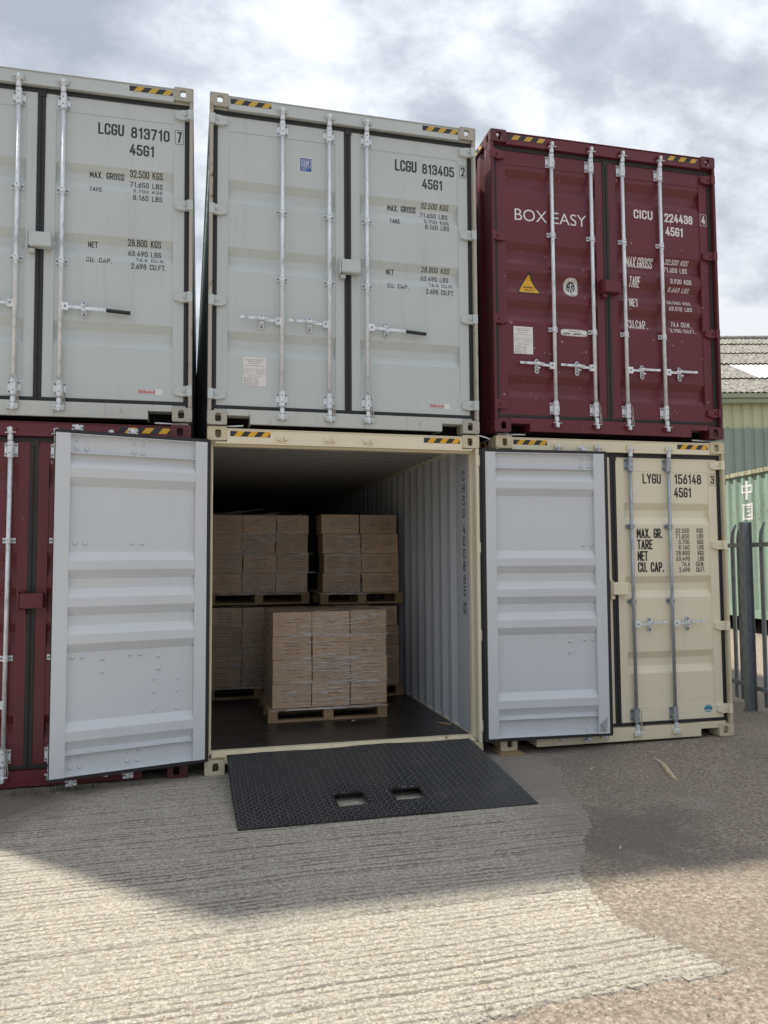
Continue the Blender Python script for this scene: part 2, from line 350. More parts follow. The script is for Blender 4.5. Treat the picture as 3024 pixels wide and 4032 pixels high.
# ------------------------------------------------------------------ mesh helper
class MB:
    def __init__(s): s.v = []; s.f = []; s.mi = []
    def quad(s, a, b, c, d, mi=0):
        n = len(s.v); s.v += [a, b, c, d]; s.f.append((n, n + 1, n + 2, n + 3)); s.mi.append(mi)
    def poly(s, pts, mi=0):
        n = len(s.v); s.v += list(pts); s.f.append(tuple(range(n, n + len(pts)))); s.mi.append(mi)
    def box(s, x0, x1, y0, y1, z0, z1, mi=0, mis=None, P=None):
        # mis: per face (-x,+x,-y,+y,-z,+z)
        P = P or (lambda x, y, z: (x, y, z))
        n = len(s.v)
        s.v += [P(x, y, z) for z in (z0, z1) for y in (y0, y1) for x in (x0, x1)]
        fs = [(0, 4, 6, 2), (1, 3, 7, 5), (0, 1, 5, 4), (2, 6, 7, 3), (0, 2, 3, 1), (4, 5, 7, 6)]
        for i, f in enumerate(fs): s.f.append(tuple(n + k for k in f)); s.mi.append(mis[i] if mis else mi)
    def tube(s, pts, r, n=10, mi=0, caps=True):
        pts = [Vector(p) for p in pts]; rings = []
        for i, p in enumerate(pts):
            d = (pts[min(i + 1, len(pts) - 1)] - pts[max(i - 1, 0)]).normalized()
            u = d.cross(Vector((0, 0, 1))) if abs(d.z) < .9 else d.cross(Vector((0, 1, 0)))
            u.normalize(); w = d.cross(u); rr = r[i] if isinstance(r, (list, tuple)) else r
            b = len(s.v); s.v += [tuple(p + (u * math.cos(2 * math.pi * k / n) + w * math.sin(2 * math.pi * k / n)) * rr) for k in range(n)]
            rings.append(b)
        for a, b in zip(rings, rings[1:]):
            for k in range(n):
                s.f.append((a + k, a + (k + 1) % n, b + (k + 1) % n, b + k)); s.mi.append(mi)
        if caps:
            s.f.append(tuple(rings[0] + k for k in range(n))[::-1]); s.mi.append(mi)
            s.f.append(tuple(rings[-1] + k for k in range(n))); s.mi.append(mi)
    def plate_ring(s, outer, inner, place, t, mi=0):
        # a plate with a hole: outer and inner are matched closed outlines, place(u, v, depth)
        n = len(outer)
        b = len(s.v)
        for d in (0, t):
            s.v += [place(u, v, d) for u, v in outer]; s.v += [place(u, v, d) for u, v in inner]
        for k in range(n):
            j = (k + 1) % n
            s.f += [(b + k, b + j, b + n + j, b + n + k), (b + 2 * n + k, b + 3 * n + k, b + 3 * n + j, b + 2 * n + j),
                    (b + k, b + 2 * n + k, b + 2 * n + j, b + j), (b + n + k, b + n + j, b + 3 * n + j, b + 3 * n + k)]
            s.mi += [mi] * 4
    def sheet(s, rows, mi=0):
        # rows: list of equal-length point lists
        b = len(s.v); m = len(rows[0])
        for r in rows: s.v += list(r)
        for i in range(len(rows) - 1):
            for k in range(m - 1):
                s.f.append((b + i * m + k, b + i * m + k + 1, b + (i + 1) * m + k + 1, b + (i + 1) * m + k)); s.mi.append(mi)
    def mesh(s, name, mats, smooth=False, recalc=True, bevel=0):
        me = bpy.data.meshes.new(name)
        me.from_pydata([tuple(v) for v in s.v], [], s.f)
        for m in (mats if isinstance(mats, (list, tuple)) else [mats]): me.materials.append(m)
        me.polygons.foreach_set('material_index', s.mi)
        if recalc or bevel:
            bm = bmesh.new(); bm.from_mesh(me)
            if recalc:
                bmesh.ops.recalc_face_normals(bm, faces=bm.faces)
            if bevel:
                bmesh.ops.remove_doubles(bm, verts=bm.verts, dist=1e-5)
                ed = [e for e in bm.edges if len(e.link_faces) == 2 and e.calc_face_angle(0) > .6]
                bmesh.ops.bevel(bm, geom=ed, offset=bevel, segments=2, affect='EDGES', clamp_overlap=True)
            bm.to_mesh(me); bm.free()
        if smooth: me.polygons.foreach_set('use_smooth', [True] * len(me.polygons))
        me.update(); return me
    def build(s, name, mats, parent=None, **k):
        return link(name, s.mesh(name, mats, **k), parent)

def link(name, me, parent=None, loc=None):
    o = bpy.data.objects.new(name, me); COL.objects.link(o)
    if parent: o.parent = parent
    if loc: o.location = loc
    return o
def thing(name, label, cat, loc=(0, 0, 0), rot=(0, 0, 0), group=None):
    o = bpy.data.objects.new(name, None); COL.objects.link(o)
    o.empty_display_size = .2; o.location = loc; o.rotation_euler = rot
    return tag(o, label, cat, group)
def tag(o, label, cat, group=None):
    o['label'] = label; o['category'] = cat
    if group: o['group'] = group
    return o
def structure(o): o['kind'] = 'structure'; return o

# ------------------------------------------------------------------ stencil lettering (single-stroke alphabet)
def G(w, *strokes): return (w, strokes)
Wn = .46; r_ = .21
O_ = [(0, 0, r_), (Wn, 0, r_), (Wn, 1, r_), (0, 1, r_), 'c']
GL = {
 '0': G(Wn, O_), 'O': G(Wn, O_),
 '1': G(.30, [(.06, .84), (.24, 1), (.24, 0)]),
 '2': G(Wn, [(0, .74), (0, 1, r_), (Wn, 1, r_), (Wn, .62, .12), (0, 0), (Wn, 0)]),
 '3': G(Wn, [(0, .76), (0, 1, r_), (Wn, 1, r_), (Wn, .53, r_), (.17, .53)], [(.17, .53), (Wn, .53, r_), (Wn, 0, r_), (0, 0, r_), (0, .24)]),
 '4': G(.5, [(.30, 1), (0, .26), (.5, .26)], [(.37, .56), (.37, 0)]),
 '5': G(Wn, [(.43, 1), (.04, 1), (.01, .57), (Wn, .60, r_), (Wn, 0, r_), (0, 0, r_), (0, .22)]),
 '6': G(Wn, [(.36, 1), (0, .42, .3), (0, 0, r_), (Wn, 0, r_), (Wn, .58, r_), (.06, .56, .1), (.02, .4)]),
 '7': G(Wn, [(0, 1), (Wn, 1), (.14, 0)]),
 '8': G(Wn, [(.02, .54, r_), (.44, .54, r_), (.44, 1, r_), (.02, 1, r_), 'c'], [(0, 0, r_), (Wn, 0, r_), (Wn, .54, r_), (0, .54, r_), 'c']),
 '9': G(Wn, [(.10, 0), (Wn, .58, .3), (Wn, 1, r_), (0, 1, r_), (0, .42, r_), (.40, .44, .1), (.44, .6)]),
 'A': G(.5, [(0, 0), (.25, 1), (.5, 0)], [(.09, .3), (.41, .3)]),
 'B': G(Wn, [(0, 0), (0, 1), (Wn, 1, r_), (Wn, .53, r_), (0, .53)], [(0, .53), (Wn, .53, r_), (Wn, 0, r_), (0, 0)]),
 'C': G(Wn, [(Wn, .74), (Wn, 1, r_), (0, 1, r_), (0, 0, r_), (Wn, 0, r_), (Wn, .26)]),
 'D': G(Wn, [(0, 0), (0, 1), (Wn, 1, .25), (Wn, 0, .25), (0, 0)]),
 'E': G(.42, [(.42, 1), (0, 1), (0, 0), (.42, 0)], [(0, .52), (.34, .52)]),
 'F': G(.42, [(.42, 1), (0, 1), (0, 0)], [(0, .5), (.32, .5)]),
 'G': G(Wn, [(Wn, .76), (Wn, 1, r_), (0, 1, r_), (0, 0, r_), (Wn, 0, r_), (Wn, .46), (.26, .46)]),
 'H': G(Wn, [(0, 0), (0, 1)], [(Wn, 0), (Wn, 1)], [(0, .52), (Wn, .52)]),
 'I': G(.02, [(.01, 0), (.01, 1)]),
 'K': G(.48, [(0, 0), (0, 1)], [(Wn, 1), (0, .36)], [(.15, .55), (.48, 0)]),
 'L': G(.40, [(0, 1), (0, 0), (.40, 0)]),
 'M': G(.58, [(0, 0), (0, 1), (.29, .32), (.58, 1), (.58, 0)]),
 'N': G(.48, [(0, 0), (0, 1), (.48, 0), (.48, 1)]),
 'P': G(Wn, [(0, 0), (0, 1), (Wn, 1, r_), (Wn, .46, r_), (0, .46)]),
 'Q': G(Wn, O_, [(.26, .22), (.5, -.04)]),
 'R': G(Wn, [(0, 0), (0, 1), (Wn, 1, r_), (Wn, .46, r_), (0, .46)], [(.20, .46), (Wn, 0)]),
 'S': G(Wn, [(Wn, .77), (Wn, 1, r_), (0, 1, r_), (0, .60, r_), (Wn, .42, r_), (Wn, 0, r_), (0, 0, r_), (0, .23)]),
 'T': G(.44, [(0, 1), (.44, 1)], [(.22, 1), (.22, 0)]),
 'U': G(Wn, [(0, 1), (0, 0, r_), (Wn, 0, r_), (Wn, 1)]),
 'V': G(.48, [(0, 1), (.24, 0), (.48, 1)]),
 'X': G(.48, [(0, 0), (.48, 1)], [(0, 1), (.48, 0)]),
 'Y': G(.48, [(0, 1), (.24, .46), (.24, 0)], [(.48, 1), (.24, .46)]),
 '.': G(.04, [(.02, .0), (.02, .05)]), ' ': G(.30), '-': G(.3, [(0, .5), (.3, .5)]),
}
def round_path(st):
    closed = st[-1] == 'c'; pts = [p for p in st if p != 'c']; n = len(pts); out = []
    for i, p in enumerate(pts):
        r = p[2] if len(p) > 2 else 0
        P_ = Vector(p[:2])
        if r == 0 or (not closed and i in (0, n - 1)): out.append(P_); continue
        A = Vector(pts[i - 1][:2]); B_ = Vector(pts[(i + 1) % n][:2])
        la, lb = (A - P_).length, (B_ - P_).length
        ca, cb = min(r, la * .5), min(r * 1.15, lb * .5)
        a = P_ + (A - P_).normalized() * ca; b = P_ + (B_ - P_).normalized() * cb
        for k in range(6):
            t = k / 5; out.append(a * (1 - t) ** 2 + P_ * 2 * t * (1 - t) + b * t * t)
    clean = [out[0]]
    for q in out[1:]:
        if (q - clean[-1]).length > 1e-4: clean.append(q)
    return clean, closed
def ribbon(mb, pts, closed, t, place, lift=0.0, mi=0, step=.014):
    # pts in metres (u, v); resample so that the stroke can follow a folded panel
    P_ = list(pts) + ([pts[0]] if closed else [])
    if not closed:
        P_[0] = P_[0] + (P_[0] - P_[1]).normalized() * t * .5
        P_[-1] = P_[-1] + (P_[-1] - P_[-2]).normalized() * t * .5
    q = [P_[0]]
    for a, b in zip(P_, P_[1:]):
        m = max(1, int((b - a).length / step))
        for k in range(1, m + 1): q.append(a.lerp(b, k / m))
    if closed: q = q[:-1]
    n = len(q); Lp, Rp = [], []
    for i in range(n):
        if closed: a, b = q[i - 1], q[(i + 1) % n]
        else: a, b = q[max(i - 1, 0)], q[min(i + 1, n - 1)]
        d1 = (q[i] - a); d2 = (b - q[i])
        d1 = d1.normalized() if d1.length > 1e-9 else d2.normalized(); d2 = d2.normalized() if d2.length > 1e-9 else d1
        n1_, n2_ = Vector((-d1.y, d1.x)), Vector((-d2.y, d2.x)); m_ = (n1_ + n2_)
        m_ = m_.normalized() if m_.length > 1e-6 else n1_
        k = min(1 / max(.35, m_.dot(n1_)), 2.2)
        Lp.append(q[i] + m_ * t * .5 * k); Rp.append(q[i] - m_ * t * .5 * k)
    rng = range(n) if closed else range(n - 1)
    b0 = len(mb.v)
    for a, b in zip(Lp, Rp): mb.v += [place(a.x, a.y, lift), place(b.x, b.y, lift)]
    for i in rng:
        j = (i + 1) % n
        mb.f.append((b0 + 2 * i, b0 + 2 * i + 1, b0 + 2 * j + 1, b0 + 2 * j)); mb.mi.append(mi)
def stencil(mb, text, x0, x1, z0, z1, t, place, mi=0, gap=.30, slant=0.0):
    x = 0; segs = []
    for ch in text:
        w, sts = GL[ch]
        for st in sts:
            p, c = round_path(st); segs.append(([Vector((a.x + x, a.y)) for a in p], c))
        x += w + gap
    tot = x - gap; k = 0
    sx = (x1 - x0 - t) / max(tot, .05); sz = (z1 - z0 - t)
    for p, c in segs:
        ribbon(mb, [Vector((x0 + t / 2 + a.x * sx + slant * a.y * sz, z0 + t / 2 + a.y * sz)) for a in p], c, t, place, lift=.0003 * (k % 4), mi=mi); k += 1
def frame_box(mb, x0, x1, z0, z1, t, place, mi=0):
    ribbon(mb, [Vector((x0, z0)), Vector((x1, z0)), Vector((x1, z1)), Vector((x0, z1))], True, t, place, .0002, mi)
def filled(mb, rows, place, lift=0.0, mi=0, nx=1):
    # rows: [(z, x0, x1)...] a filled shape given row by row
    grid = [[place(x0 + (x1 - x0) * k / nx, z, lift) for k in range(nx + 1)] for z, x0, x1 in rows]
    mb.sheet(grid, mi)
def oval_rows(cx, cz, hw, hh, n=28, p=2.0):
    rows = []
    for k in range(n + 1):
        a = -1 + 2 * k / n; a = math.sin(a * math.pi / 2)
        w = hw * (max(0, 1 - abs(a) ** p)) ** (1 / p); rows.append((cz + a * hh, cx - w, cx + w))
    return rows

# ------------------------------------------------------------------ container door-end measures (metres, container frame: x across, y into the box, z up)
HW, HH, CL = 1.219, 2.896, 12.192
LEAF_Y = .050           # outer face of a shut leaf
LZ0, LZ1 = .152, 2.745
RIBS = {'three': [2.055, 1.457, .718], 'cream': [2.176, 1.462, .735], 'five': [2.445, 1.733, 1.452, 1.172, .448]}
def rib_depth(z, ribs):
    for c in ribs:
        a = abs(z - c)
        if a < .035: return .036
        if a < .104: return .036 * (.104 - a) / .069
    return 0.0
def leaf_surface(ribs):
    def f(x, z):
        ax = abs(x)
        if .112 < ax < 1.055 and .325 < z < 2.585: return LEAF_Y + .006 + rib_depth(z, ribs)
        if .112 < ax < 1.055: return LEAF_Y + .002
        return LEAF_Y
    return f
def casting_mesh(sx, sz, mats):
    mb = MB(); z0 = 0 if sz > 0 else HH
    def outl(a, b, ca, cb, p, n=52):
        o = []
        for k in range(n):
            t = 2 * math.pi * k / n; c, s = math.cos(t), math.sin(t)
            c2 = a * math.copysign(abs(c) ** (2 / p), c); s2 = b * math.copysign(abs(s) ** (2 / p), s); o.append((ca + c2, cb + s2))
        return o
    Pt = lambda x, y, z: (sx * (HW - x), y, z0 + sz * z)
    # the hole's points are matched to the outline by parameter
    mb.plate_ring(outl(.081, .059, .081, .059, 11), outl(.0255, .0385, .089, .059, 3), lambda u, v, d: Pt(u, d, v), .03)
    mb.plate_ring(outl(.087, .058, .090, .059, 11), outl(.0255, .0385, .089, .059, 3), lambda u, v, d: Pt(.0015 + d, u, v), .028)
    mb.plate_ring(outl(.079, .087, .0815, .090, 11), outl(.032, .060, .081, .090, 3.5), lambda u, v, d: Pt(u, v, .0015 + d), .026)
    mb.box(.136, .1605, .031, .177, .028, .1155, P=Pt)
    mb.box(.030, .135, .031, .153, .098, .1165, P=Pt)
    mb.box(.030, .135, .154, .177, .028, .1165, P=Pt)
    return mb.mesh('corner_casting', mats)
def hazard_tape(parent, x0, x1, zc, h, n, mats, place, lean=.8, first_black=True, name='hazard_tape'):
    mb = MB(); z0, z1 = zc - h / 2, zc + h / 2
    mb.poly([place(x0, z0, 0), place(x1, z0, 0), place(x1, z1, 0), place(x0, z1, 0)], 0)
    pitch = (x1 - x0) / n; sh = h * lean
    for k in range(n + 1):
        a = x0 + pitch * (k + (.42 if first_black else -.08)); b = a + pitch * .5
        pts = [(a - sh / 2, z0), (b - sh / 2, z0), (b + sh / 2, z1), (a + sh / 2, z1)]
        poly = []
        def clip(pts, xm, keep):
            res = []
            for i in range(len(pts)):
                p, q = pts[i], pts[(i + 1) % len(pts)]
                ip, iq = keep(p[0], xm), keep(q[0], xm)
                if ip: res.append(p)
                if ip != iq:
                    t = (xm - p[0]) / (q[0] - p[0]); res.append((xm, p[1] + (q[1] - p[1]) * t))
            return res
        pts = clip(pts, x0, lambda a_, b_: a_ >= b_)
        if len(pts) > 2: pts = clip(pts, x1, lambda a_, b_: a_ <= b_)
        if len(pts) > 2: mb.poly([place(u, v, .0012) for u, v in pts], 1)
    return mb.build(name, mats, parent, recalc=False)

_cache = {}
def shared(key, fn):
    if key not in _cache: _cache[key] = fn()
    return _cache[key]

def rod_mesh(mat):
    mb = MB(); mb.tube([(0, 0, .16), (0, 0, 2.74)], .0172, 14)
    return mb.mesh('locking_rod', mat, smooth=True)
def guide_mesh(h, mat):     # tall flanged guide with four bolts (top and bottom of a rod)
    mb = MB()
    mb.box(-.049, .049, .026, .0315, -h / 2, h / 2)
    mb.tube([(0, 0, -h / 2 - .012), (0, 0, h / 2 + .012)], .025, 14)
    mb.box(-.024, .024, .004, .027, -h / 2 + .004, h / 2 - .004)
    for x in (-.037, .037):
        for z in (-h * .34, h * .34): mb.tube([(x, .027, z), (x, .017, z)], .0085, 8, 1)
    for z in (-h * .28, h * .28): mb.tube([(0, -.0245, z), (0, -.0265, z)], .005, 8, 2)
    return mb.mesh('rod_guide', [mat, M['bolt'], M['dark']])
def clip_mesh(mat):         # small saddle clip with two bolts
    mb = MB(); mb.box(-.047, .047, .026, .0315, -.021, .021)
    mb.tube([(0, 0, -.022), (0, 0, .022)], .0225, 14); mb.box(-.022, .022, .002, .027, -.020, .020)
    for x in (-.035, .035): mb.tube([(x, .027, 0), (x, .016, 0)], .0095, 8, 1)
    mb.tube([(0, -.022, .002), (0, -.0235, .002)], .004, 8, 2)
    return mb.mesh('rod_clip', [mat, M['bolt'], M['dark']])
def cam_mesh(up, mat):      # cam and collar at the end of a rod; z points away from the door
    mb = MB(); s = 1 if up else -1
    mb.tube([(0, 0, -.055 * s), (0, 0, -.01 * s)], .0205, 12)
    mb.tube([(0, 0, -.012 * s), (0, 0, .006 * s)], [.013, .018], 10)
    mb.box(-.020, .022, -.020, .022, .002 * s, .030 * s)
    mb.box(-.042, -.014, -.026, -.004, .024 * s, .046 * s)
    mb.box(.012, .040, -.022, .004, .026 * s, .044 * s)
    mb.box(-.012, .014, -.030, -.014, .012 * s, .050 * s)
    mb.box(-.038, -.020, -.020, .010, .000 * s, .014 * s); mb.box(.022, .044, -.026, -.010, .004 * s, .016 * s)
    return mb.mesh('cam_lock', mat, bevel=.003)
def keeper_mesh(s, mat):
    mb = MB(); mb.box(-.046, .046, .0, .006, -.028, .028); mb.box(-.044, -.022, -.034, .0, -.016, .020); mb.box(.020, .044, -.034, .0, -.016, .020)
    mb.box(-.022, .020, -.012, .0, -.020 * s - .004, -.012 * s + .004)
    return mb.mesh('cam_keeper', mat, bevel=.003)
def handle_mesh(kind, e, grip=False):
    # e: +1 handle points to +x ; origin on the rod
    mb = MB(); P = lambda x, y, z: (e * x, y, z)
    mb.box(.008, .060, -.014, .012, -.032, .030, P=P)
    mb.tube([P(.036, -.014, 0), P(.036, -.020, 0)], .008, 8, 2)
    Lh = .545 if grip else .36
    def bar(pts, w, t):
        for a, b in zip(pts, pts[1:]):
            n = len(mb.v)
            for q in (a, b):
                for dy in (-t / 2, t / 2):
                    for dz in (-w / 2, w / 2): mb.v.append(P(q[0], q[1] + dy, q[2] + dz))
            for f in [(0, 1, 3, 2), (4, 6, 7, 5), (0, 4, 5, 1), (2, 3, 7, 6), (0, 2, 6, 4), (1, 5, 7, 3)]:
                mb.f.append(tuple(n + k for k in f)); mb.mi.append(0)
    if grip:
        bar([(.05, -.004, 0), (.16, -.004, -.004), (.19, -.012, -.010), (.25, -.012, -.010), (.36, -.008, -.016)], .026, .008)
        mb.tube([P(.355, -.008, -.016), P(.545, -.006, -.026)], .0155, 10, 1)
    else:
        bar([(.05, -.004, 0), (.13, -.004, .0), (.17, -.016, .008), (.22, -.016, .010), (.25, -.010, .012), (.36, -.008, .014)], .022, .009)
        bar([(.12, -.018, .012), (.24, -.020, .014)], .012, .012)
    return mb.mesh('door_handle', [M['zinc'], M['rubber'], M['bolt']], bevel=0)
def keeper_plate_mesh(e, x):
    mb = MB()
    out_ = [(x * e + .021 * math.cos(a) , .021 * math.sin(a) + (.048 if math.sin(a) >= 0 else -.048)) for a in [2 * math.pi * k / 24 for k in range(24)]]
    n = len(mb.v)
    mb.v += [(u, .031, v) for u, v in out_] + [(u, .024, v) for u, v in out_]
    k = len(out_); mb.f.append(tuple(n + k + i for i in range(k))); mb.mi.append(0)
    for i in range(k): mb.f.append((n + i, n + (i + 1) % k, n + k + (i + 1) % k, n + k + i)); mb.mi.append(0)
    mb.box(x * e - .020, x * e + .022, -.018, .024, .014, .034); mb.box(x * e - .014, x * e + .014, -.024, .024, -.030, -.016)
    for z in (.049, -.049): mb.tube([(x * e, .024, z), (x * e, .010, z)], .010, 8, 1)
    return mb.mesh('handle_catch', [M['zinc'], M['bolt']])
def hinge_mesh(e, mat):
    mb = MB(); P = lambda x, y, z: (e * x, y, z)
    mb.box(1.170, 1.2175, -.0025, .046, -.045, .045, P=P)
    n = len(mb.v); o = [(1.171, .043), (1.125, .045), (1.068, .030), (1.066, -.028), (1.120, -.045), (1.171, -.043)]
    mb.v += [P(x, .012 + (1.171 - x) * .16, z) for x, z in o] + [P(x, .052, z) for x, z in o]
    mb.f.append(tuple(n + i for i in range(6))); mb.mi.append(0); mb.f.append(tuple(n + 6 + i for i in range(6))[::-1]); mb.mi.append(0)
    for i in range(6): mb.f.append((n + i, n + (i + 1) % 6, n + 6 + (i + 1) % 6, n + 6 + i)); mb.mi.append(0)
    mb.tube([P(1.150, .010, 0), P(1.150, .004, 0)], .014, 10)
    return mb.mesh('hinge', mat, bevel=.003)

def make_leaf(root, side, cfg):
    """side -1: left leaf, +1: right leaf; the leaf object sits on its hinge pin."""
    body, worn, rubber = cfg['body'], cfg['worn'], cfg['rubber']; opened = cfg.get('open')
    ribs = RIBS[cfg['ribs']]
    px = side * (1.218 if side > 0 else 1.206) if opened else side * 1.205
    py = .018 if opened and side < 0 else .03
    zin = M['inner']
    P = lambda s, d, z: (side * (1.172 - s) - px, LEAF_Y + d - py, z)
    mb = MB(); w = 1.166
    # faces of a box in (s, d, z): -s,+s,-d(outside),+d(inside),-z,+z
    mb.box(0, .096 if opened else .117, 0, .05, LZ0, LZ1, mis=(0, 1, 0, 1, 0, 0), P=P)
    mb.box(w - .106, w, 0, .05, LZ0, LZ1, mis=(1, 0, 0, 1, 0, 0), P=P)
    s0, s1 = (.096 if opened else .117), w - .106
    zt, zb = 2.592, .318
    mb.box(s0, s1, .002, .010, zt, LZ1 - .001, mis=(0, 0, 0, 1, 0, 0), P=P)      # top rail plate
    mb.box(s0, s1, .002, .010, LZ0 + .001, zb, mis=(0, 0, 0, 1, 0, 0), P=P)
    mb.box(s0, s1, .010, .048, zt, zt + .005, mi=1, P=P); mb.box(s0, s1, .010, .048, LZ1 - .007, LZ1 - .002, mi=1, P=P)
    mb.box(s0, s1, .010, .048, zb - .005, zb, mi=1, P=P); mb.box(s0, s1, .010, .048, LZ0 + .002, LZ0 + .007, mi=1, P=P)
    zs = [zb]
    for c in sorted(ribs): zs += [c - .104, c - .035, c + .035, c + .104]
    zs.append(zt)
    for d0, mi in ((.006, 0), (.009, 1)):
        if mi and not opened: continue
        mb.sheet([[P(s, d0 + rib_depth(z, ribs) , z) for s in (s0, s1)] for z in zs], mi)
    leaf = mb.build('door', [body, zin if opened else body], root, recalc=False)
    bm = bmesh.new(); bm.from_mesh(leaf.data); bmesh.ops.recalc_face_normals(bm, faces=bm.faces); bm.to_mesh(leaf.data); bm.free()
    leaf.location = (px, py, 0)
    if opened: leaf.rotation_euler[2] = R(cfg['open'][0] if side < 0 else cfg['open'][1])
    def sub(name, me, loc=(0, 0, 0)):
        o = link(name, me, leaf); o.location = (loc[0] - px, loc[1] - py, loc[2]); return o
    # rubber seal round the leaf
    Q = lambda s, d, z: (side * (1.172 - s), LEAF_Y + d, z)
    g = .011; gi = .005; gt = .016; lap = .022
    if opened: g, gi, gt = (.030 if side > 0 else .024), (.034 if side > 0 else .003), .026
    mb = MB()
    def ring(a0, a1, d0, d1, z0, z1):
        mb.box(a0, a1, d0, d1, z0, z1, P=Q)
    for (a, b, d0, d1) in ((-g, 0.0, -.006, .044),):
        ring(-g, -.0005, -.006, .040, LZ0 - gt, LZ1 + gt); ring(w + .0005, w + gi, -.006, .040, LZ0 - gt, LZ1 + gt)
        ring(-.0005, w + .0005, -.006, .040, LZ1 + .0005, LZ1 + gt); ring(-.0005, w + .0005, -.006, .040, LZ0 - gt, LZ0 - .0005)
    ring(-.0005, .024, -.0055, -.0005, LZ0, LZ1); ring(w - .024, w + .0005, -.0055, -.0005, LZ0, LZ1)
    ring(.024, w - .024, -.0055, -.0005, LZ1 - .022, LZ1); ring(.024, w - .024, -.0055, -.0005, LZ0, LZ0 + .022)
    if not opened and side > 0:      # flared lap of the seal at the head of the meeting stile
        ring(w - .030, w + .034, -.010, -.006, 2.690, LZ1 + .014)
    if opened: ring(-g - .012, -g, .012, .030, LZ0 - gt, LZ1 + gt)
    if opened and side > 0: ring(w + gi, w + gi + .010, .012, .030, LZ0 - gt + .01, LZ1 + gt - .01)
    sub('door_gasket', mb.mesh('door_gasket', rubber, bevel=.004 if not opened else .006))
    # hinges
    for z in (2.665, 1.868, 1.07, .262):
        sub('hinge', shared(('hinge', side, body.name), lambda: hinge_mesh(side, body)), (0, 0, z))
    # rods with guides, clips and cams
    zmat = cfg.get('zinc', M['zinc'])
    for x in cfg['rods']:
        if x * side < 0: continue
        x = x if abs(x) > .3 else side * .172
        sub('locking_rod', shared(('rod', zmat.name), lambda: rod_mesh(zmat)), (x, .018, 0))
        gm = shared(('guide', zmat.name), lambda: guide_mesh(.108, zmat)); cm = shared(('clip', zmat.name), lambda: clip_mesh(zmat))
        sub('rod_guide', gm, (x, .018, 2.655)); sub('rod_guide', gm, (x, .018, .245))
        for z in cfg['clips']: sub('rod_clip', cm, (x, .018, z))
        sub('cam_lock', shared('camT', lambda: cam_mesh(True, M['zinc'])), (x, .006, 2.782))
        sub('cam_lock', shared('camB', lambda: cam_mesh(False, M['zinc'])), (x, .006, .105))
        if cfg.get('cords') and abs(x) < .3 and (side > 0 or cfg['ribs'] != 'x'):
            mb = MB(); mb.tube([(x - .02, -.008, .33), (x + .01, -.014, .315), (x + .030, -.012, .27), (x + .038, -.010, .19), (x + .046, -.010, .12), (x + .034, -.012, .085), (x + .026, -.008, .11), (x + .03, -.01, .20)], .0038, 6)
            sub('seal_cord', mb.mesh('seal_cord', M['cord'], smooth=True))
    for x, e, z, grip in cfg['handles']:
        if x * side < 0: continue
        sub('door_handle', shared(('handle', e, grip), lambda: handle_mesh('h', e, grip)), (x, .018, z))
        sub('handle_catch', shared(('catch', e), lambda: keeper_plate_mesh(e, .178)), (x, .018, z - .008))
    if side > 0 and not (opened):
        mb = MB(); mb.box(-.072, .100, -.032, .044, 1.395, 1.515); lb = sub('lock_box', mb.mesh('lock_box', body, bevel=.006))
        mb = MB(); mb.tube([(.104, .0, 1.43), (.122, -.004, 1.42), (.124, -.004, 1.445)], .004, 6); sub('lock_hook', mb.mesh('lock_hook', body))
    if side < 0 and not opened:
        mb = MB(); mb.box(-.088, -.076, -.028, .048, 1.385, 1.530); mb.box(-.076, -.040, .010, .048, 1.517, 1.532); mb.box(-.075, -.030, .0, .048, 1.352, 1.388)
        sub('lock_bracket', mb.mesh('lock_bracket', body, bevel=.003))
    # lettering
    f = leaf_surface(ribs)
    place = lambda x, z, lift=0.0: (x, f(x, z) - .0012 - lift, z)
    for (txt, x0, x1, z0, z1) in cfg.get('text', []):
        if (x0 + x1) * side < 0: continue
        mb = MB(); h = z1 - z0
        if txt == 'BOX EASY': continue
        t = min(.0165, h * .150) if h > .07 else h * .135
        if cfg['ribs'] == 'five' and h > .07: t = min(h * .17, (x1 - x0) / max(1, len(txt)) * .30)
        slant = .0
        if cfg['ribs'] == 'five' and txt in ('32.500 KGS', '8.640 LBS'): slant = .22
        if cfg['ribs'] == 'five' and txt in ('TARE', 'MAX.GROSS'): slant = .04
        stencil(mb, txt, x0, x1 - slant * h, z0, z1, t, place, slant=slant)
        if len(txt) == 1: frame_box(mb, x0 - .016, x1 + .012, z0 - .016, z1 + .014, .0032, place)
        sub('lettering', mb.mesh('lettering', cfg['ink'], recalc=False))
    return leaf, sub, place

def corrugated(y0, y1, xin, xout):
    pts = [(y0, xin)]; y = y0
    while y + .278 < y1:
        pts += [(y + .072, xin), (y + .140, xout), (y + .210, xout), (y + .278, xin)]; y += .278
    pts.append((y1, xin)); return pts

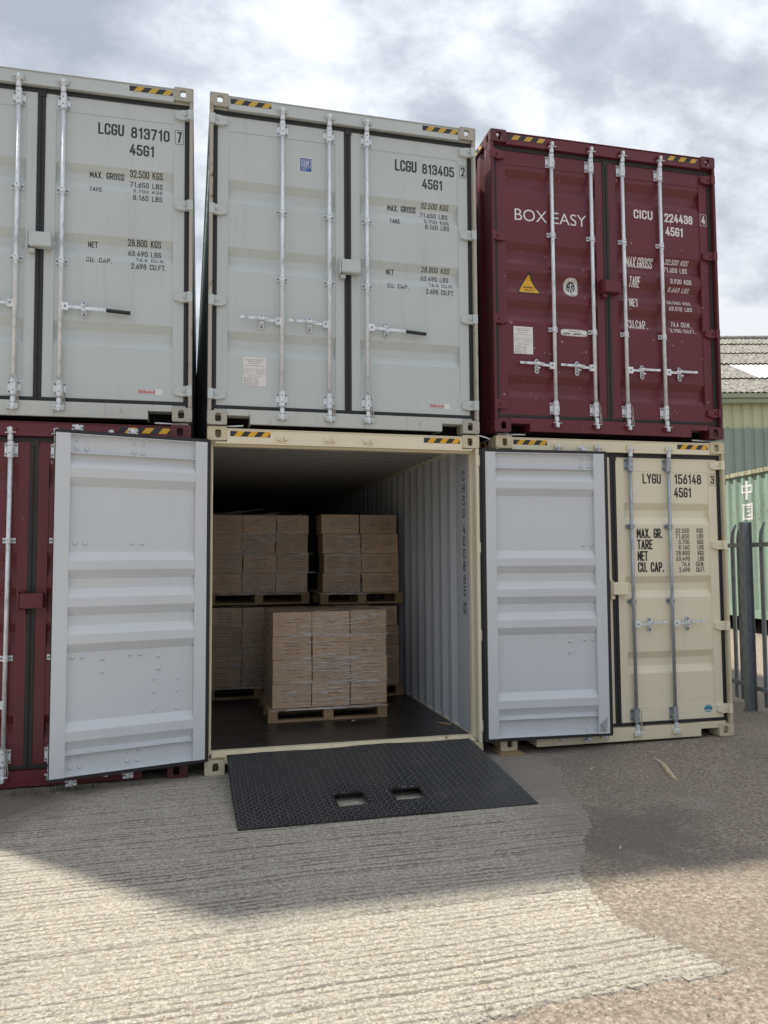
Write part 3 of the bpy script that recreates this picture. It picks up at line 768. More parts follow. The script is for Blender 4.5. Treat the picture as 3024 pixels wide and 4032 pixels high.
def container(cfg):
    root = thing('shipping_container', cfg['label'], 'container', cfg['loc'], (0, cfg['roll'], cfg['yaw']), cfg.get('group'))
    body, worn = cfg['body'], cfg['worn']; opened = cfg.get('open')
    inner = M['inner_wall'] if opened else body
    for sx in (-1, 1):
        for sz in (1, -1):
            me = shared(('cast', sx, sz, worn.name), lambda: casting_mesh(sx, sz, worn)); link('corner_casting', me, root)
            me2 = shared(('castb', sx, sz, worn.name), lambda: casting_mesh(-sx, sz, worn))
            o = link('corner_casting', me2, root); o.location = (0, CL, 0); o.rotation_euler[2] = math.pi
    for sx in (-1, 1):
        P = lambda x, y, z: (sx * x, y, z)
        mb = MB()
        mb.box(1.186, 1.2175, .001, .105, .1185, 2.7775, P=P); mb.box(1.166, 1.2165, .105, .178, .14, 2.775, P=P)
        if opened: mb.box(1.176, 1.186, .052, .105, .14, 2.775, P=P)
        mb.build('corner_post', worn if not opened else body, root, bevel=.005)
        if opened:
            for z in (2.665, 1.868, 1.07, .262):
                mb = MB(); mb.box(1.184, 1.236, -.004, .010, z - .048, z + .048, P=P); mb.box(1.222, 1.240, -.008, .03, z - .046, z + .046, P=P)
                mb.build('hinge_lug', body, root, bevel=.003)
        mb = MB(); mb.box(1.166, 1.2165, 12.012, 12.19, .1185, 2.7775, P=P); mb.build('corner_post', body, root)
        # side wall
        pts = corrugated(.40 if opened else .19, 12.01, 1.165, 1.201)
        if opened: pts = [(.178, 1.165)] + pts
        mb = MB()
        mb.sheet([[P(x, y, .16), P(x, y, 2.84)] for y, x in pts], 0)
        mb.sheet([[P(x + .002, y, .16), P(x + .002, y, 2.84)] for y, x in pts], 1)
        mb.build('side_wall', [inner, body], root, recalc=False)
        mb = MB(); mb.box(1.160, 1.2175, .1785, 12.012, 2.815, 2.885, P=P); mb.build('top_side_rail', body, root)
        mb = MB(); mb.box(1.164, 1.2175, .1785, 12.012, .015, .17, P=P); mb.build('bottom_side_rail', body, root)
        if cfg.get('side_tape') and sx < 0:
            hazard_tape(root, .20, .56, 2.850, .05, 3, cfg['tape'], lambda u, v, d: (-1.2185 - d - .001, u, v), lean=1.0)
    # header with lower lip; sill with fork notches
    mb = MB(); mb.box(-1.057, 1.057, .010, .10, 2.766, 2.874); mb.box(-1.057, 1.057, .002, .104, 2.874, 2.882)
    mb.box(-1.185, 1.185, .040, .104, 2.768, 2.776 + .02); mb.box(-1.165, 1.165, .1045, .17, 2.742, 2.876)
    if opened:
        mb.box(-1.150, 1.150, .004, .040, 2.752, 2.766)
    hd = mb.build('door_header', body, root, bevel=.002)
    for a, b in cfg['tapes']:
        hazard_tape(hd, a, b, 2.838, .046, 3, cfg['tape'], lambda u, v, d: (u, .0088 - d, v), first_black=cfg.get('first_black', True))
    mb = MB(); mb.box(-.862, .862, .010, .044, .012, .136)
    for sx in (-1, 1):
        P = lambda x, y, z: (sx * x, y, z)
        mb.box(.862, 1.0575, .010, .044, .082, .136, P=P); mb.box(.850, .862, .044, .3, .0125, .084, P=P)
    mb.box(-1.165, 1.165, .044, .105, .085, .146); mb.box(-1.165, 1.165, .105, .172, .085, .164)
    if opened: mb.box(-1.165, 1.165, .012, .0435, .1365, .144)
    mb.build('door_sill', cfg.get('sill', body), root, bevel=.003)
    for x in cfg['rods']:
        x = x if abs(x) > .3 else math.copysign(.172, x)
        for z, s in ((2.808, 1), (.075, -1)):
            link('cam_keeper', shared(('keep', body.name, s), lambda: keeper_mesh(s, body if body is not M['grey'] else body)), root, (x, .009, z))
    mb = MB()
    rows = []; y = .17; k = 0
    while y < 12.0:
        rows += [(y, 2.842), (y + .080, 2.842), (y + .105, 2.862), (y + .185, 2.862), (y + .209, 2.842)]; y += .209
    mb.sheet([[(-1.162, y, z), (1.162, y, z)] for y, z in rows], 0)
    mb.sheet([[(-1.162, y, z + .002), (1.162, y, z + .002)] for y, z in rows], 1)
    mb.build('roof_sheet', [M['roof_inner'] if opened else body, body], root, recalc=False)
    mb = MB(); mb.box(-1.164, 1.164, 12.03, 12.06, .12, 2.85); mb.build('end_wall', inner, root)
    n = 5; yy = .174; st = (12.0 - yy) / n
    for k in range(n):
        mb = MB(); mb.box(-1.163, 1.163, yy + 0.001, yy + st - .003, .132, .160)
        mb.build('floor_panel', M['floor'], root); yy += st
    mb = MB()
    for k in range(24): mb.box(-1.163, 1.163, .3 + k * .49, .345 + k * .49, .03, .131)
    mb.build('cross_members', M['dark'], root)
    for side in (-1, 1):
        cfg['leaf%d' % side] = make_leaf(root, side, cfg)
    cfg['root'] = root
    return cfg
TEXT = {  # text boxes taken from image pixels, scaled about the camera onto the leaf
    'G1': [('LCGU', 0.446, 0.654, 2.424, 2.530), ('813405', 0.708, 1.021, 2.425, 2.521), ('2', 1.089, 1.125, 2.442, 2.531), ('45G1', 0.706, 0.904, 2.283, 2.377), ('MAX. GROSS', 0.380, 0.650, 2.053, 2.107), ('32.500 KGS', 0.698, 0.966, 2.104, 2.150), ('71.650 LBS', 0.692, 0.962, 2.024, 2.068), ('3.700 KGS', 0.725, 0.966, 1.957, 2.002), ('8.160 LBS', 0.731, 0.966, 1.901, 1.945), ('TARE', 0.393, 0.492, 1.923, 1.969), ('NET', 0.362, 0.437, 1.452, 1.500), ('28.800 KGS', 0.698, 0.970, 1.502, 1.546), ('63.490 LBS', 0.693, 0.962, 1.424, 1.468), ('CU. CAP.', 0.368, 0.568, 1.319, 1.362), ('76.4 CU.M.', 0.764, 1.001, 1.362, 1.399), ('2.698 CU.FT.', 0.734, 1.009, 1.290, 1.336)],
    'G0': [('LCGU', 0.440, 0.647, 2.434, 2.533), ('813710', 0.704, 1.020, 2.429, 2.526), ('7', 1.084, 1.121, 2.430, 2.526), ('45G1', 0.694, 0.895, 2.280, 2.375), ('MAX. GROSS', 0.374, 0.649, 2.064, 2.116), ('32.500 KGS', 0.697, 0.965, 2.099, 2.150), ('71.650 LBS', 0.697, 0.963, 2.018, 2.064), ('3.700 KGS', 0.724, 0.963, 1.957, 1.993), ('8.160 LBS', 0.725, 0.963, 1.890, 1.935), ('TARE', 0.376, 0.477, 1.934, 1.976), ('NET', 0.368, 0.444, 1.461, 1.510), ('28.800 KGS', 0.686, 0.955, 1.499, 1.550), ('63.490 LBS', 0.686, 0.955, 1.417, 1.463), ('CU. CAP.', 0.358, 0.561, 1.327, 1.370), ('76.4 CU.M.', 0.751, 0.986, 1.362, 1.398), ('2.698 CU.FT.', 0.715, 0.999, 1.295, 1.341)],
    'M1': [('CICU', 0.312, 0.522, 2.199, 2.289), ('224438', 0.657, 0.979, 2.195, 2.284), ('4', 1.079, 1.123, 2.208, 2.298), ('45G1', 0.666, 0.865, 2.055, 2.146), ('MAX.GROSS', 0.228, 0.526, 1.711, 1.810), ('32.500 KGS', 0.661, 0.932, 1.770, 1.816), ('71.650 LBS', 0.654, 0.922, 1.692, 1.742), ('TARE', 0.244, 0.369, 1.504, 1.606), ('3.920 KGS', 0.703, 0.942, 1.568, 1.615), ('8.640 LBS', 0.688, 0.932, 1.490, 1.532), ('NET', 0.238, 0.337, 1.300, 1.386), ('28.580 KGS', 0.662, 0.931, 1.357, 1.392), ('63.010 LBS', 0.677, 0.940, 1.290, 1.331), ('CU.CAP.', 0.229, 0.445, 1.083, 1.175), ('76.4 CU.M.', 0.717, 0.941, 1.139, 1.187), ('2.700 CU.FT.', 0.693, 0.981, 1.070, 1.111), ('BOX EASY', -0.963, -0.212, 2.054, 2.167)],
    'B1': [('LYGU', 0.326, 0.529, 2.472, 2.570), ('156148', 0.676, 0.980, 2.473, 2.571), ('3', 1.084, 1.123, 2.479, 2.566), ('45G1', 0.670, 0.864, 2.339, 2.437), ('MAX. GR.', 0.246, 0.529, 1.936, 2.032), ('TARE', 0.250, 0.418, 1.827, 1.923), ('NET', 0.251, 0.363, 1.716, 1.811), ('CU. CAP.', 0.252, 0.535, 1.605, 1.702), ('32.500', 0.674, 0.825, 1.988, 2.033), ('71.650', 0.674, 0.825, 1.932, 1.978), ('3.700', 0.704, 0.825, 1.877, 1.922), ('8.160', 0.704, 0.825, 1.823, 1.868), ('28.800', 0.674, 0.825, 1.767, 1.812), ('63.490', 0.674, 0.825, 1.712, 1.757), ('76.4', 0.734, 0.825, 1.657, 1.703), ('2.698', 0.704, 0.825, 1.602, 1.647), ('KGS', 0.911, 0.984, 1.989, 2.034), ('LBS', 0.911, 0.984, 1.933, 1.979), ('KGS', 0.914, 0.984, 1.877, 1.922), ('LBS', 0.914, 0.984, 1.823, 1.868), ('KGS', 0.916, 0.984, 1.767, 1.812), ('LBS', 0.916, 0.984, 1.712, 1.757), ('CU.M.', 0.892, 0.981, 1.657, 1.703), ('CU.FT.', 0.892, 0.993, 1.602, 1.647)],
}
RODS4 = (-.590, -.172, .172, .590); RODS3 = (-.590, -.172, .172)
TAPE_G = [M['tape_black'], M['yellow_dull']]; TAPE_B = [M['tape_black'], M['yellow']]
H4 = [(-.590, -1), (-.172, -1), (.172, 1), (.590, 1)]
grey_handles = [(-.590, -1, .925, False), (-.172, -1, .925, False), (.172, 1, .925, True)]
G1 = container(dict(label='light grey container stacked on the open cream one, blue certificate sticker on its door', loc=(-.0017, -.019, 2.9094), yaw=.00234, roll=-.0008,
    body=M['grey'], sill=M['grey_sill'], worn=M['grey_worn'], rubber=M['rubber'], ribs='three', rods=RODS3, clips=(1.905, 1.305), handles=grey_handles, cords=True,
    tapes=((-1.043, -.690), (.700, 1.045)), tape=TAPE_G, text=TEXT['G1'], ink=M['ink_soft'], group='stacked forty-foot containers'))
G0 = container(dict(label='light grey container at the upper left, cut off by the edge, lettered LCGU 813710', loc=(-2.5641, .0235, 2.9204), yaw=-.01086, roll=-.0046,
    body=M['grey'], sill=M['grey_sill'], worn=M['grey_worn'], rubber=M['rubber'], ribs='three', rods=RODS3, clips=(1.905, 1.305), handles=grey_handles, cords=True,
    tapes=((-1.043, -.690), (.692, 1.045)), tape=TAPE_G, text=TEXT['G0'], ink=M['ink_soft'], group='stacked forty-foot containers'))
M1 = container(dict(label='dark maroon container on the upper right, lettered BOX EASY in white', loc=(2.5887, -.0235, 2.9413), yaw=-.00953, roll=-.001,
    body=M['maroon'], worn=M['maroon_worn'], rubber=M['rubber_dusty'], ribs='five', rods=RODS4, clips=(1.930, 1.005), cords=True,
    handles=[(x, e, .650, False) for x, e in H4], tapes=((-1.043, -.655), (.640, 1.020)), tape=TAPE_G, text=TEXT['M1'], ink=M['white'], side_tape=True, group='stacked forty-foot containers'))
M0 = container(dict(label='dark red container at the lower left, half hidden behind the open grey-lined door', loc=(-2.571, .008, -.0008), yaw=-.00935, roll=0.0,
    body=M['maroon'], worn=M['maroon_worn'], rubber=M['rubber_dusty'], ribs='five', rods=RODS4, clips=(1.930, 1.005), cords=True,
    handles=[(x, e, .650, False) for x, e in H4], tapes=((-1.043, -.655), (.650, 1.050)), tape=TAPE_B, ink=M['white'], group='stacked forty-foot containers'))
B1 = container(dict(label='shut cream container at the lower right, lettered LYGU 156148 in black', loc=(2.624, .0204, .0201), yaw=-.01776, roll=-.0015,
    body=M['cream'], sill=M['cream_sill'], worn=M['cream_worn'], rubber=M['rubber'], ribs='cream', rods=RODS4, clips=(2.050, 1.325), cords=True, zinc=M['zinc_dull'],
    handles=[(x, e, 1.108, False) for x, e in H4], tapes=((-1.043, -.700), (.690, 1.036)), tape=TAPE_B, text=TEXT['B1'], ink=M['ink'], side_tape=True, group='stacked forty-foot containers'))
B0 = container(dict(label='open cream container with both doors folded back and palletised cartons inside', loc=(0, 0, 0), yaw=0, roll=0,
    body=M['cream'], sill=M['cream_sill'], worn=M['cream_worn'], rubber=M['rubber'], ribs='five', rods=RODS3, clips=(1.895, 1.02), zinc=M['zinc'], open=(-165.2, 176.5),
    handles=[], tapes=((-1.030, -.690), (.690, 1.035)), tape=TAPE_B, ink=M['ink'], group='stacked forty-foot containers'))

# ---- extras on the shut doors
def sticker_rect(sub, place, x0, x1, z0, z1, mat, name='sticker', nz=3, lift=.0002):
    mb = MB(); filled(mb, [(z0 + (z1 - z0) * k / nz, x0, x1) for k in range(nz + 1)], place, lift); return sub(name, mb.mesh(name, mat, recalc=False))
def data_plate(sub, place, x0, x1, z0, z1, mat, seed):
    w, h = x1 - x0, z1 - z0; rnd = random.Random(seed)
    mb = MB()
    f0 = place(0, 0)[1]
    yb = place((x0 + x1) / 2, (z0 + z1) / 2)[1]
    pl = lambda u, v, l=0.0: (u, yb - .0025 - l, v)
    mb.box(x0, x1, yb - .0025, yb + .001, z0, z1); o = sub('data_plate', mb.mesh('data_plate', mat))
    mb = MB()
    def T(t, a, b, c, d): stencil(mb, t, x0 + w * a, x0 + w * b, z0 + h * c, z0 + h * d, h * (d - c) * .17, pl)
    T('APPROVED FOR TRANSPORT', .12, .88, .895, .930); T('UNDER CUSTOMS SEAL', .18, .80, .835, .870)
    T('CSC SAFETY APPROVAL', .20, .80, .330, .365)
    frame_box(mb, x0 + w * .03, x0 + w * .48, z0 + h * .40, z0 + h * .60, .0012, lambda u, v, l=0: pl(u, v, .0004))
    frame_box(mb, x0 + w * .52, x0 + w * .97, z0 + h * .40, z0 + h * .60, .0012, lambda u, v, l=0: pl(u, v, .0004))
    def dash(a, b, c):
        x = a
        while x < b:
            q = min(b, x + rnd.uniform(.03, .11)); mb.quad(pl(x0 + w * x, z0 + h * c, .0006), pl(x0 + w * q, z0 + h * c, .0006), pl(x0 + w * q, z0 + h * (c + .014), .0006), pl(x0 + w * x, z0 + h * (c + .014), .0006)); x = q + .02
    dash(.25, .72, .775); dash(.05, .90, .70); dash(.06, .44, .54); dash(.06, .40, .47); dash(.56, .92, .54); dash(.56, .92, .49); dash(.56, .85, .44)
    for c in (.27, .22, .17, .12, .07, .03): dash(.05, .42, c); dash(.47, rnd.uniform(.6, .72), c)
    sub('printed_text', mb.mesh('printed_text', M['small_print'], recalc=False))

# upper grey container
_, subL, plL = G1['leaf-1']; _, subR, plR = G1['leaf1']
sticker_rect(subL, plL, -.437, -.321, 2.306, 2.438, M['white'], 'certificate_sticker')
sticker_rect(subL, plL, -.431, -.327, 2.312, 2.432, M['blue'], 'certificate_sticker', lift=.0006)
mb = MB(); q = lambda u, v, l=0.0: plL(u, v, .0010 + l)
frame_box(mb, -.400, -.336, 2.348, 2.420, .0028, q)
ribbon(mb, [Vector((-.388, 2.410)), Vector((-.388, 2.361)), Vector((-.366, 2.361))], False, .006, q)
ribbon(mb, [Vector((-.372, 2.372)), Vector((-.372, 2.408)), Vector((-.352, 2.408)), Vector((-.352, 2.388)), Vector((-.368, 2.388)), Vector((-.347, 2.361))], False, .006, q, .0003)
rot = lambda u, v, l=0.0: q(-.422 + .018 - v, 2.352 + u, l)
stencil(mb, 'CERTIFIED', 0, .070, .004, .018, .0024, rot)
for z, a, t_ in ((2.336, -.372, 'CONTAINER'), (2.327, -.356, 'CERTIFICATION'), (2.318, -.384, 'SCHEME')): stencil(mb, t_, -.421, a, z, z + .006, .0011, q)
subL('sticker_print', mb.mesh('sticker_print', M['white'], recalc=False))
data_plate(subL, plL, -.924, -.723, .352, .604, M['plate'], 1)
def maker_sticker(sub, pl, x0, z0):
    w, h = .198, .050
    sticker_rect(sub, pl, x0, x0 + w, z0, z0 + h, M['sticker'], 'maker_sticker', 1)
    mb = MB(); stencil(mb, 'SINGAMAS', x0 + .004, x0 + .142, z0 + .011, z0 + .038, .0052, lambda u, v, l=0: pl(u, v, .0008 + l)); sub('sticker_print', mb.mesh('sticker_print', M['red'], recalc=False))
    mb = MB()
    for z in (z0 + .0035, z0 + .0435): filled(mb, [(z, x0 + .004, x0 + .142), (z + .003, x0 + .004, x0 + .142)], pl, .0008)
    sub('sticker_print', mb.mesh('sticker_print', M['blue'], recalc=False))
maker_sticker(subR, plR, .752, .226)
_, subR0, plR0 = G0['leaf1']; maker_sticker(subR0, plR0, .776, .226)

# maroon container
_, subL, plL = M1['leaf-1']; _, subR, plR = M1['leaf1']
cu = bpy.data.curves.new('box_easy', 'FONT'); cu.body = 'BOX EASY'; cu.size = .15; cu.space_character = 1.0; cu.offset = -.0006
to = bpy.data.objects.new('box_easy', cu); COL.objects.link(to); bpy.context.view_layer.update()
me = bpy.data.meshes.new_from_object(to.evaluated_get(bpy.context.evaluated_depsgraph_get())); bpy.data.objects.remove(to)
xs = [v.co.x for v in me.vertices]; ys = [v.co.y for v in me.vertices]
a0, a1, b0, b1 = min(xs), max(xs), min(ys), max(ys)
for v in me.vertices:
    X = -.962 + (v.co.x - a0) / (a1 - a0) * (.750); Z = 2.054 + (v.co.y - b0) / (b1 - b0) * (.114)
    v.co = (X, LEAF_Y + .006 - .0015, Z)
me.materials.clear(); me.materials.append(M['white']); me.name = 'lettering'; subL('lettering', me)
def tri_rows(cx, zb_, zt_, hw, r):
    rows = []; n = 40
    for k in range(n + 1):
        z = zb_ + (zt_ - zb_) * k / n; t = (z - zb_) / (zt_ - zb_)
        w = hw * (1 - t) ; w = min(w + .004, hw - max(0, r - (z - zb_)) * .5); rows.append((z, cx - w - .006 * (t > .9) * 0, cx + w))
    return rows
mb = MB(); filled(mb, tri_rows(-.822, 1.344, 1.560, .128, .02), plL, .0002, nx=4); subL('warning_sticker', mb.mesh('warning_sticker', M['tape_black'], recalc=False))
mb = MB(); filled(mb, tri_rows(-.822, 1.358, 1.532, .103, .012), plL, .0010, nx=4); subL('warning_sticker', mb.mesh('warning_sticker', M['yellow'], recalc=False))
mb = MB(); q = lambda u, v, l=0.0: plL(u, v, .0018 + l)
stencil(mb, 'SUPER', -.874, -.772, 1.408, 1.426, .0042, q); stencil(mb, 'HEAVY', -.870, -.766, 1.376, 1.394, .0042, q); subL('sticker_print', mb.mesh('sticker_print', M['ink'], recalc=False))
cx_, cz_ = -.376, 1.447
mb = MB(); filled(mb, oval_rows(cx_, cz_, .077, .092, 40, 2.4), plL, .0002, nx=6); subL('emblem_sticker', mb.mesh('emblem_sticker', M['sticker'], recalc=False))
mb = MB(); q = lambda u, v, l=0.0: plL(u, v, .0014 + l)
def oval_pts(hw, hh, n=44): return [Vector((cx_ + hw * math.cos(2 * math.pi * k / n), cz_ + hh * math.sin(2 * math.pi * k / n))) for k in range(n)]
ribbon(mb, oval_pts(.071, .086), True, .0022, q); filled(mb, oval_rows(cx_, cz_ + .002, .045, .058, 30), plL, .0010, nx=4)
for i, ch in enumerate('BUREAU VERITAS'):
    a = math.pi * (1.13 - 1.26 * i / 13)
    if ch == ' ': continue
    c0, s0 = math.cos(a), math.sin(a); base = Vector((cx_ + .052 * c0, cz_ + .067 * s0)); up = Vector((c0, s0)); ri = Vector((s0, -c0))
    stencil(mb, ch, -.0042, .0042, 0, .0125, .0021, lambda u, v, l=0.0, b=base, up=up, ri=ri: q(*(b + ri * u + up * v), l))
stencil(mb, '1828', cx_ - .022, cx_ + .022, cz_ - .081, cz_ - .070, .0020, q)
subL('sticker_print', mb.mesh('sticker_print', M['ink'], recalc=False))
mb = MB(); q = lambda u, v, l=0.0: plL(u, v, .0030 + l)      # the little pale figure inside the oval
for pts, t in (([(0, .040), (.002, .028)], .012), ([(.002, .026), (-.004, -.004), (-.010, -.026), (-.018, -.044)], .008), ([(-.002, -.004), (.012, -.024), (.014, -.044)], .007),
               ([(.002, .020), (-.018, .012), (-.020, .032)], .0045), ([(.002, .022), (.020, .026), (.026, .040)], .0045), ([(-.034, -.008), (-.020, -.010)], .005), ([(-.028, -.010), (-.028, -.030)], .006),
               ([(.018, .004), (.034, .004)], .007), ([(.024, .0), (.024, -.034)], .006), ([(-.030, -.048), (.030, -.048)], .005)):
    ribbon(mb, [Vector((cx_ + a, cz_ + b)) for a, b in pts], False, t, q)
subL('sticker_print', mb.mesh('sticker_print', M['sticker'], recalc=False))
mb = MB(); filled(mb, oval_rows(-.366, .994, .140, .034, 24, 4.5), plL, .0002, nx=2); subL('repair_sticker', mb.mesh('repair_sticker', M['sticker'], recalc=False))
mb = MB(); q = lambda u, v, l=0.0: plL(u, v, .0010 + l)
sp = [(z, (a + b) / 2 - (b - a) / 2 * .95, (a + b) / 2 + (b - a) / 2 * .95) for z, a, b in oval_rows(-.366, .994, .136, .030, 24, 4.5)]
pts = [Vector((b, z)) for z, a, b in sp] + [Vector((a, z)) for z, a, b in sp[::-1]]; pts = [pts[0]] + [p for p, o in zip(pts[1:], pts) if (p - o).length > .0015]
ribbon(mb, pts, True, .0022, q)
stencil(mb, 'FOR REPAIR USE', -.422, -.310, 1.003, 1.012, .0015, q); stencil(mb, 'CORTEN', -.480, -.405, .974, .992, .0034, q, gap=.16); stencil(mb, 'OR', -.396, -.382, .974, .982, .0015, q)
stencil(mb, 'EQUIVALENT', -.374, -.288, .974, .992, .0030, q, gap=.12); stencil(mb, 'ONLY', -.280, -.250, .974, .982, .0015, q)
subL('sticker_print', mb.mesh('sticker_print', M['ink'], recalc=False))
data_plate(subL, plL, -.994, -.798, .758, 1.020, M['sticker'], 2)

# shut cream container: round blue maker sticker
_, subR, plR = B1['leaf1']
mb = MB(); filled(mb, oval_rows(.977, .264, .046, .036, 20), plR, .0002, nx=2); subR('maker_sticker', mb.mesh('maker_sticker', M['sky_blue'], recalc=False))
mb = MB(); stencil(mb, 'DFIC', .940, 1.014, .256, .275, .0048, lambda u, v, l=0: plR(u, v, .001 + l)); subR('sticker_print', mb.mesh('sticker_print', M['ink'], recalc=False))
mb = MB(); filled(mb, [(.244, .95, 1.003), (.252, .945, 1.008)], plR, .0010)
subR('sticker_print', mb.mesh('sticker_print', M['white'], recalc=False))

# open container: bolts on the inside faces, caulking bead, boot mark, wall number
bolt_me = MB()
bolt_me.tube([(0, 0, 0), (0, .006, 0), (0, .010, 0), (0, .0125, 0)], [.0165, .0150, .0095, .002], 10); bolt_me = bolt_me.mesh('bolt', M['inner'], smooth=True)
def bolts(side, ls, s_is_x=True):
    leaf, sub, pl = B0['leaf%d' % side]
    ribs = RIBS['five']
    for s, z, k in ls:
        x = side * (1.172 - s)
        d = .012 if (z > 2.59 or z < .32) else .0095 + rib_depth(z, ribs)
        o = sub('bolt', bolt_me, (x, LEAF_Y + d, z)); o.scale = (k, k, k)
# distances from the hinge edge of each leaf
bl = [(1.012, 2.700, .85), (.940, 2.700, .85), (.585, 2.694, .85), (.515, 2.694, .85), (1.010, 2.632, 1), (.938, 2.632, 1), (.583, 2.626, 1), (.513, 2.626, 1),
      (1.012, 1.900, 1), (.940, 1.900, 1), (.587, 1.902, 1), (.513, 1.902, 1),
      (1.014, 1.034, 1), (.945, 1.034, 1), (.800, 1.012, 1), (.800, .914, 1), (.590, 1.030, 1), (.517, 1.030, 1), (.371, 1.006, 1), (.371, .908, 1),
      (.408, .825, .7), (.218, .822, .7), (.408, .724, .7), (.218, .721, .7), (.412, .581, .7), (.222, .579, .7),
      (1.018, .211, 1), (.950, .212, 1), (.600, .211, 1), (.524, .209, 1), (1.018, .282, .8), (.950, .283, .8), (.596, .283, .8), (.522, .281, .8)]
bolts(-1, bl)
br = [(.955, 2.699, .85), (1.030, 2.701, .85), (.953, 2.629, 1), (1.028, 2.630, 1), (.957, 1.886, 1), (1.035, 1.884, 1), (.805, .999, 1), (.805, .899, 1), (.957, 1.011, 1), (1.036, 1.009, 1),
      (.962, .266, .8), (1.040, .262, .8), (.961, .194, 1), (1.038, .190, 1)]
bolts(1, br)
for side in (-1, 1):
    leaf, sub, pl = B0['leaf%d' % side]
    # seal screws along the top and bottom flange
    for k in range(7):
        s = .17 + k * .142
        for z in (2.7385, .1605): 
            o = sub('bolt', bolt_me, (side * (1.172 - s), LEAF_Y + .030, z)); o.scale = (.45, .45, .45)
    ribs = RIBS['five']; mb = MB(); s = .100 if side < 0 else 1.166 - .111
    pts = []
    z = .33
    while z < 2.57: pts.append((side * (1.172 - s), LEAF_Y + .0095 + rib_depth(z, ribs), z)); z += .02
    mb.tube(pts, .0032, 6); sub('caulking_bead', mb.mesh('caulking_bead', M['sticker'], smooth=True))
leaf, sub, pl = B0['leaf1']
mb = MB()
for k in range(6):
    s = 1.072 + k * .0125
    ribbon(mb, [Vector((s + .004 * math.sin(j * .7 + k), .165 + .026 * j * (.6 + .12 * k) + .012 * abs(k - 2.5) * .3)) for j in range(5)], False, .006, lambda u, v, l=0: (1.172 - u, LEAF_Y + .0512 + l, v))
sub('boot_mark', mb.mesh('boot_mark', M['small_print'], recalc=False))
mb = MB(); tops = [380, 520, 657, 795, 975, 1113, 1252, 1390, 1532, 1668, 1855]
for ch, t_ in zip('CHSU4008650', tops):
    zt_ = 2.598 - (t_ - 380) * .000846
    stencil(mb, ch, .004, .062, zt_ - .094, zt_, .0125, lambda u, v, l=0: (1.1635 - l, .315 - u, v))
zt_ = 2.598 - (1855 - 380) * .000846
frame_box(mb, -.006, .072, zt_ - .107, zt_ + .013, .003, lambda u, v, l=0: (1.1635, .315 - u, v))
mb.build('lettering', M['ink'], B0['root'], recalc=False)
# lashing rings along the floor and the head of the right wall
ring = MB(); ring.tube([(0, .02 * math.cos(a), .028 * math.sin(a)) for a in [math.pi * k / 8 for k in range(9)]], .0055, 6); ring = ring.mesh('lashing_ring', M['inner_wall'], smooth=True)
for k in range(8):
    for z, rr in ((.215, 0), (2.77, math.pi)):
        o = link('lashing_ring', ring, B0['root'], (1.148, .36 + k * .556, z)); o.rotation_euler = (rr, .4, 0)

# ------------------------------------------------------------------ ground
GA = -.007
def ground_z(x):
    if x < 1.8: return GA
    if x < 4.5: return GA + .0125 * (x - 1.8)
    if x < 12: return GA + .034 + .050 * (x - 4.5)
    return GA + .409
xs = [-260, -60, -10, 0, 1.8, 3.0, 4.5, 8, 12, 30, 80, 320]; ys = [-120, -20, -4, 0, 6, 14, 40, 120, 400]
mb = MB(); mb.sheet([[(x, y, ground_z(x)) for x in xs] for y in ys])
structure(mb.build('asphalt_ground', M['asphalt']))
rnd = random.Random(3)
edge = [(2.05, 14), (1.95, 2.5), (1.80, .6), (1.60, .15), (1.70, -.25), (1.66, -.65), (1.50, -.95), (1.41, -1.24), (1.36, -1.55), (1.23, -1.87), (1.02, -2.18), (.78, -2.50), (.72, -2.70), (.70, -2.88), (.73, -3.12), (.79, -3.42), (.90, -3.62), (.885, -3.665), (.62, -3.64), (.35, -3.66), (.10, -3.63), (-.10, -3.68), (-.30, -3.72), (-1.2, -3.80), (-4, -3.82), (-14, -3.9)]
pts = []; jw = 0.0
for a, b in zip(edge, edge[1:]):
    d = math.hypot(b[0] - a[0], b[1] - a[1]); n = max(1, int(d / .016)) if d < 3 else 4
    for k in range(n):
        t = k / n; j = .0035 if d < 3 else 0; jw = jw * .88 + rnd.gauss(0, .011) * (d < 3)
        pts.append((a[0] + (b[0] - a[0]) * t + rnd.gauss(0, j) + jw, a[1] + (b[1] - a[1]) * t + rnd.gauss(0, j) + jw * .6))
pts.append(edge[-1])
outl = pts + [(-40, -4), (-40, 14)]
from mathutils.geometry import delaunay_2d_cdt
nO = len(outl)
V2, _, F2, *_r = delaunay_2d_cdt([Vector(q) for q in outl], [(i, (i + 1) % nO) for i in range(nO)], [], 1, 1e-6)
mb = MB(); mb.v = [(q.x, q.y, 0) for q in V2]; mb.f = [tuple(f) for f in F2]; mb.mi = [0] * len(F2)
for i in range(nO):
    q, q2 = outl[i], outl[(i + 1) % nO]
    mb.quad((*q, 0), (*q2, 0), (q2[0] + .016, q2[1] - .010, GA - .004), (q[0] + .016, q[1] - .010, GA - .004))
me = mb.mesh('concrete_ground', M['concrete'], recalc=False)
for pl in me.polygons:
    if abs(pl.normal.z) > .9 and pl.normal.z < 0: pl.flip()
structure(link('concrete_ground', me))

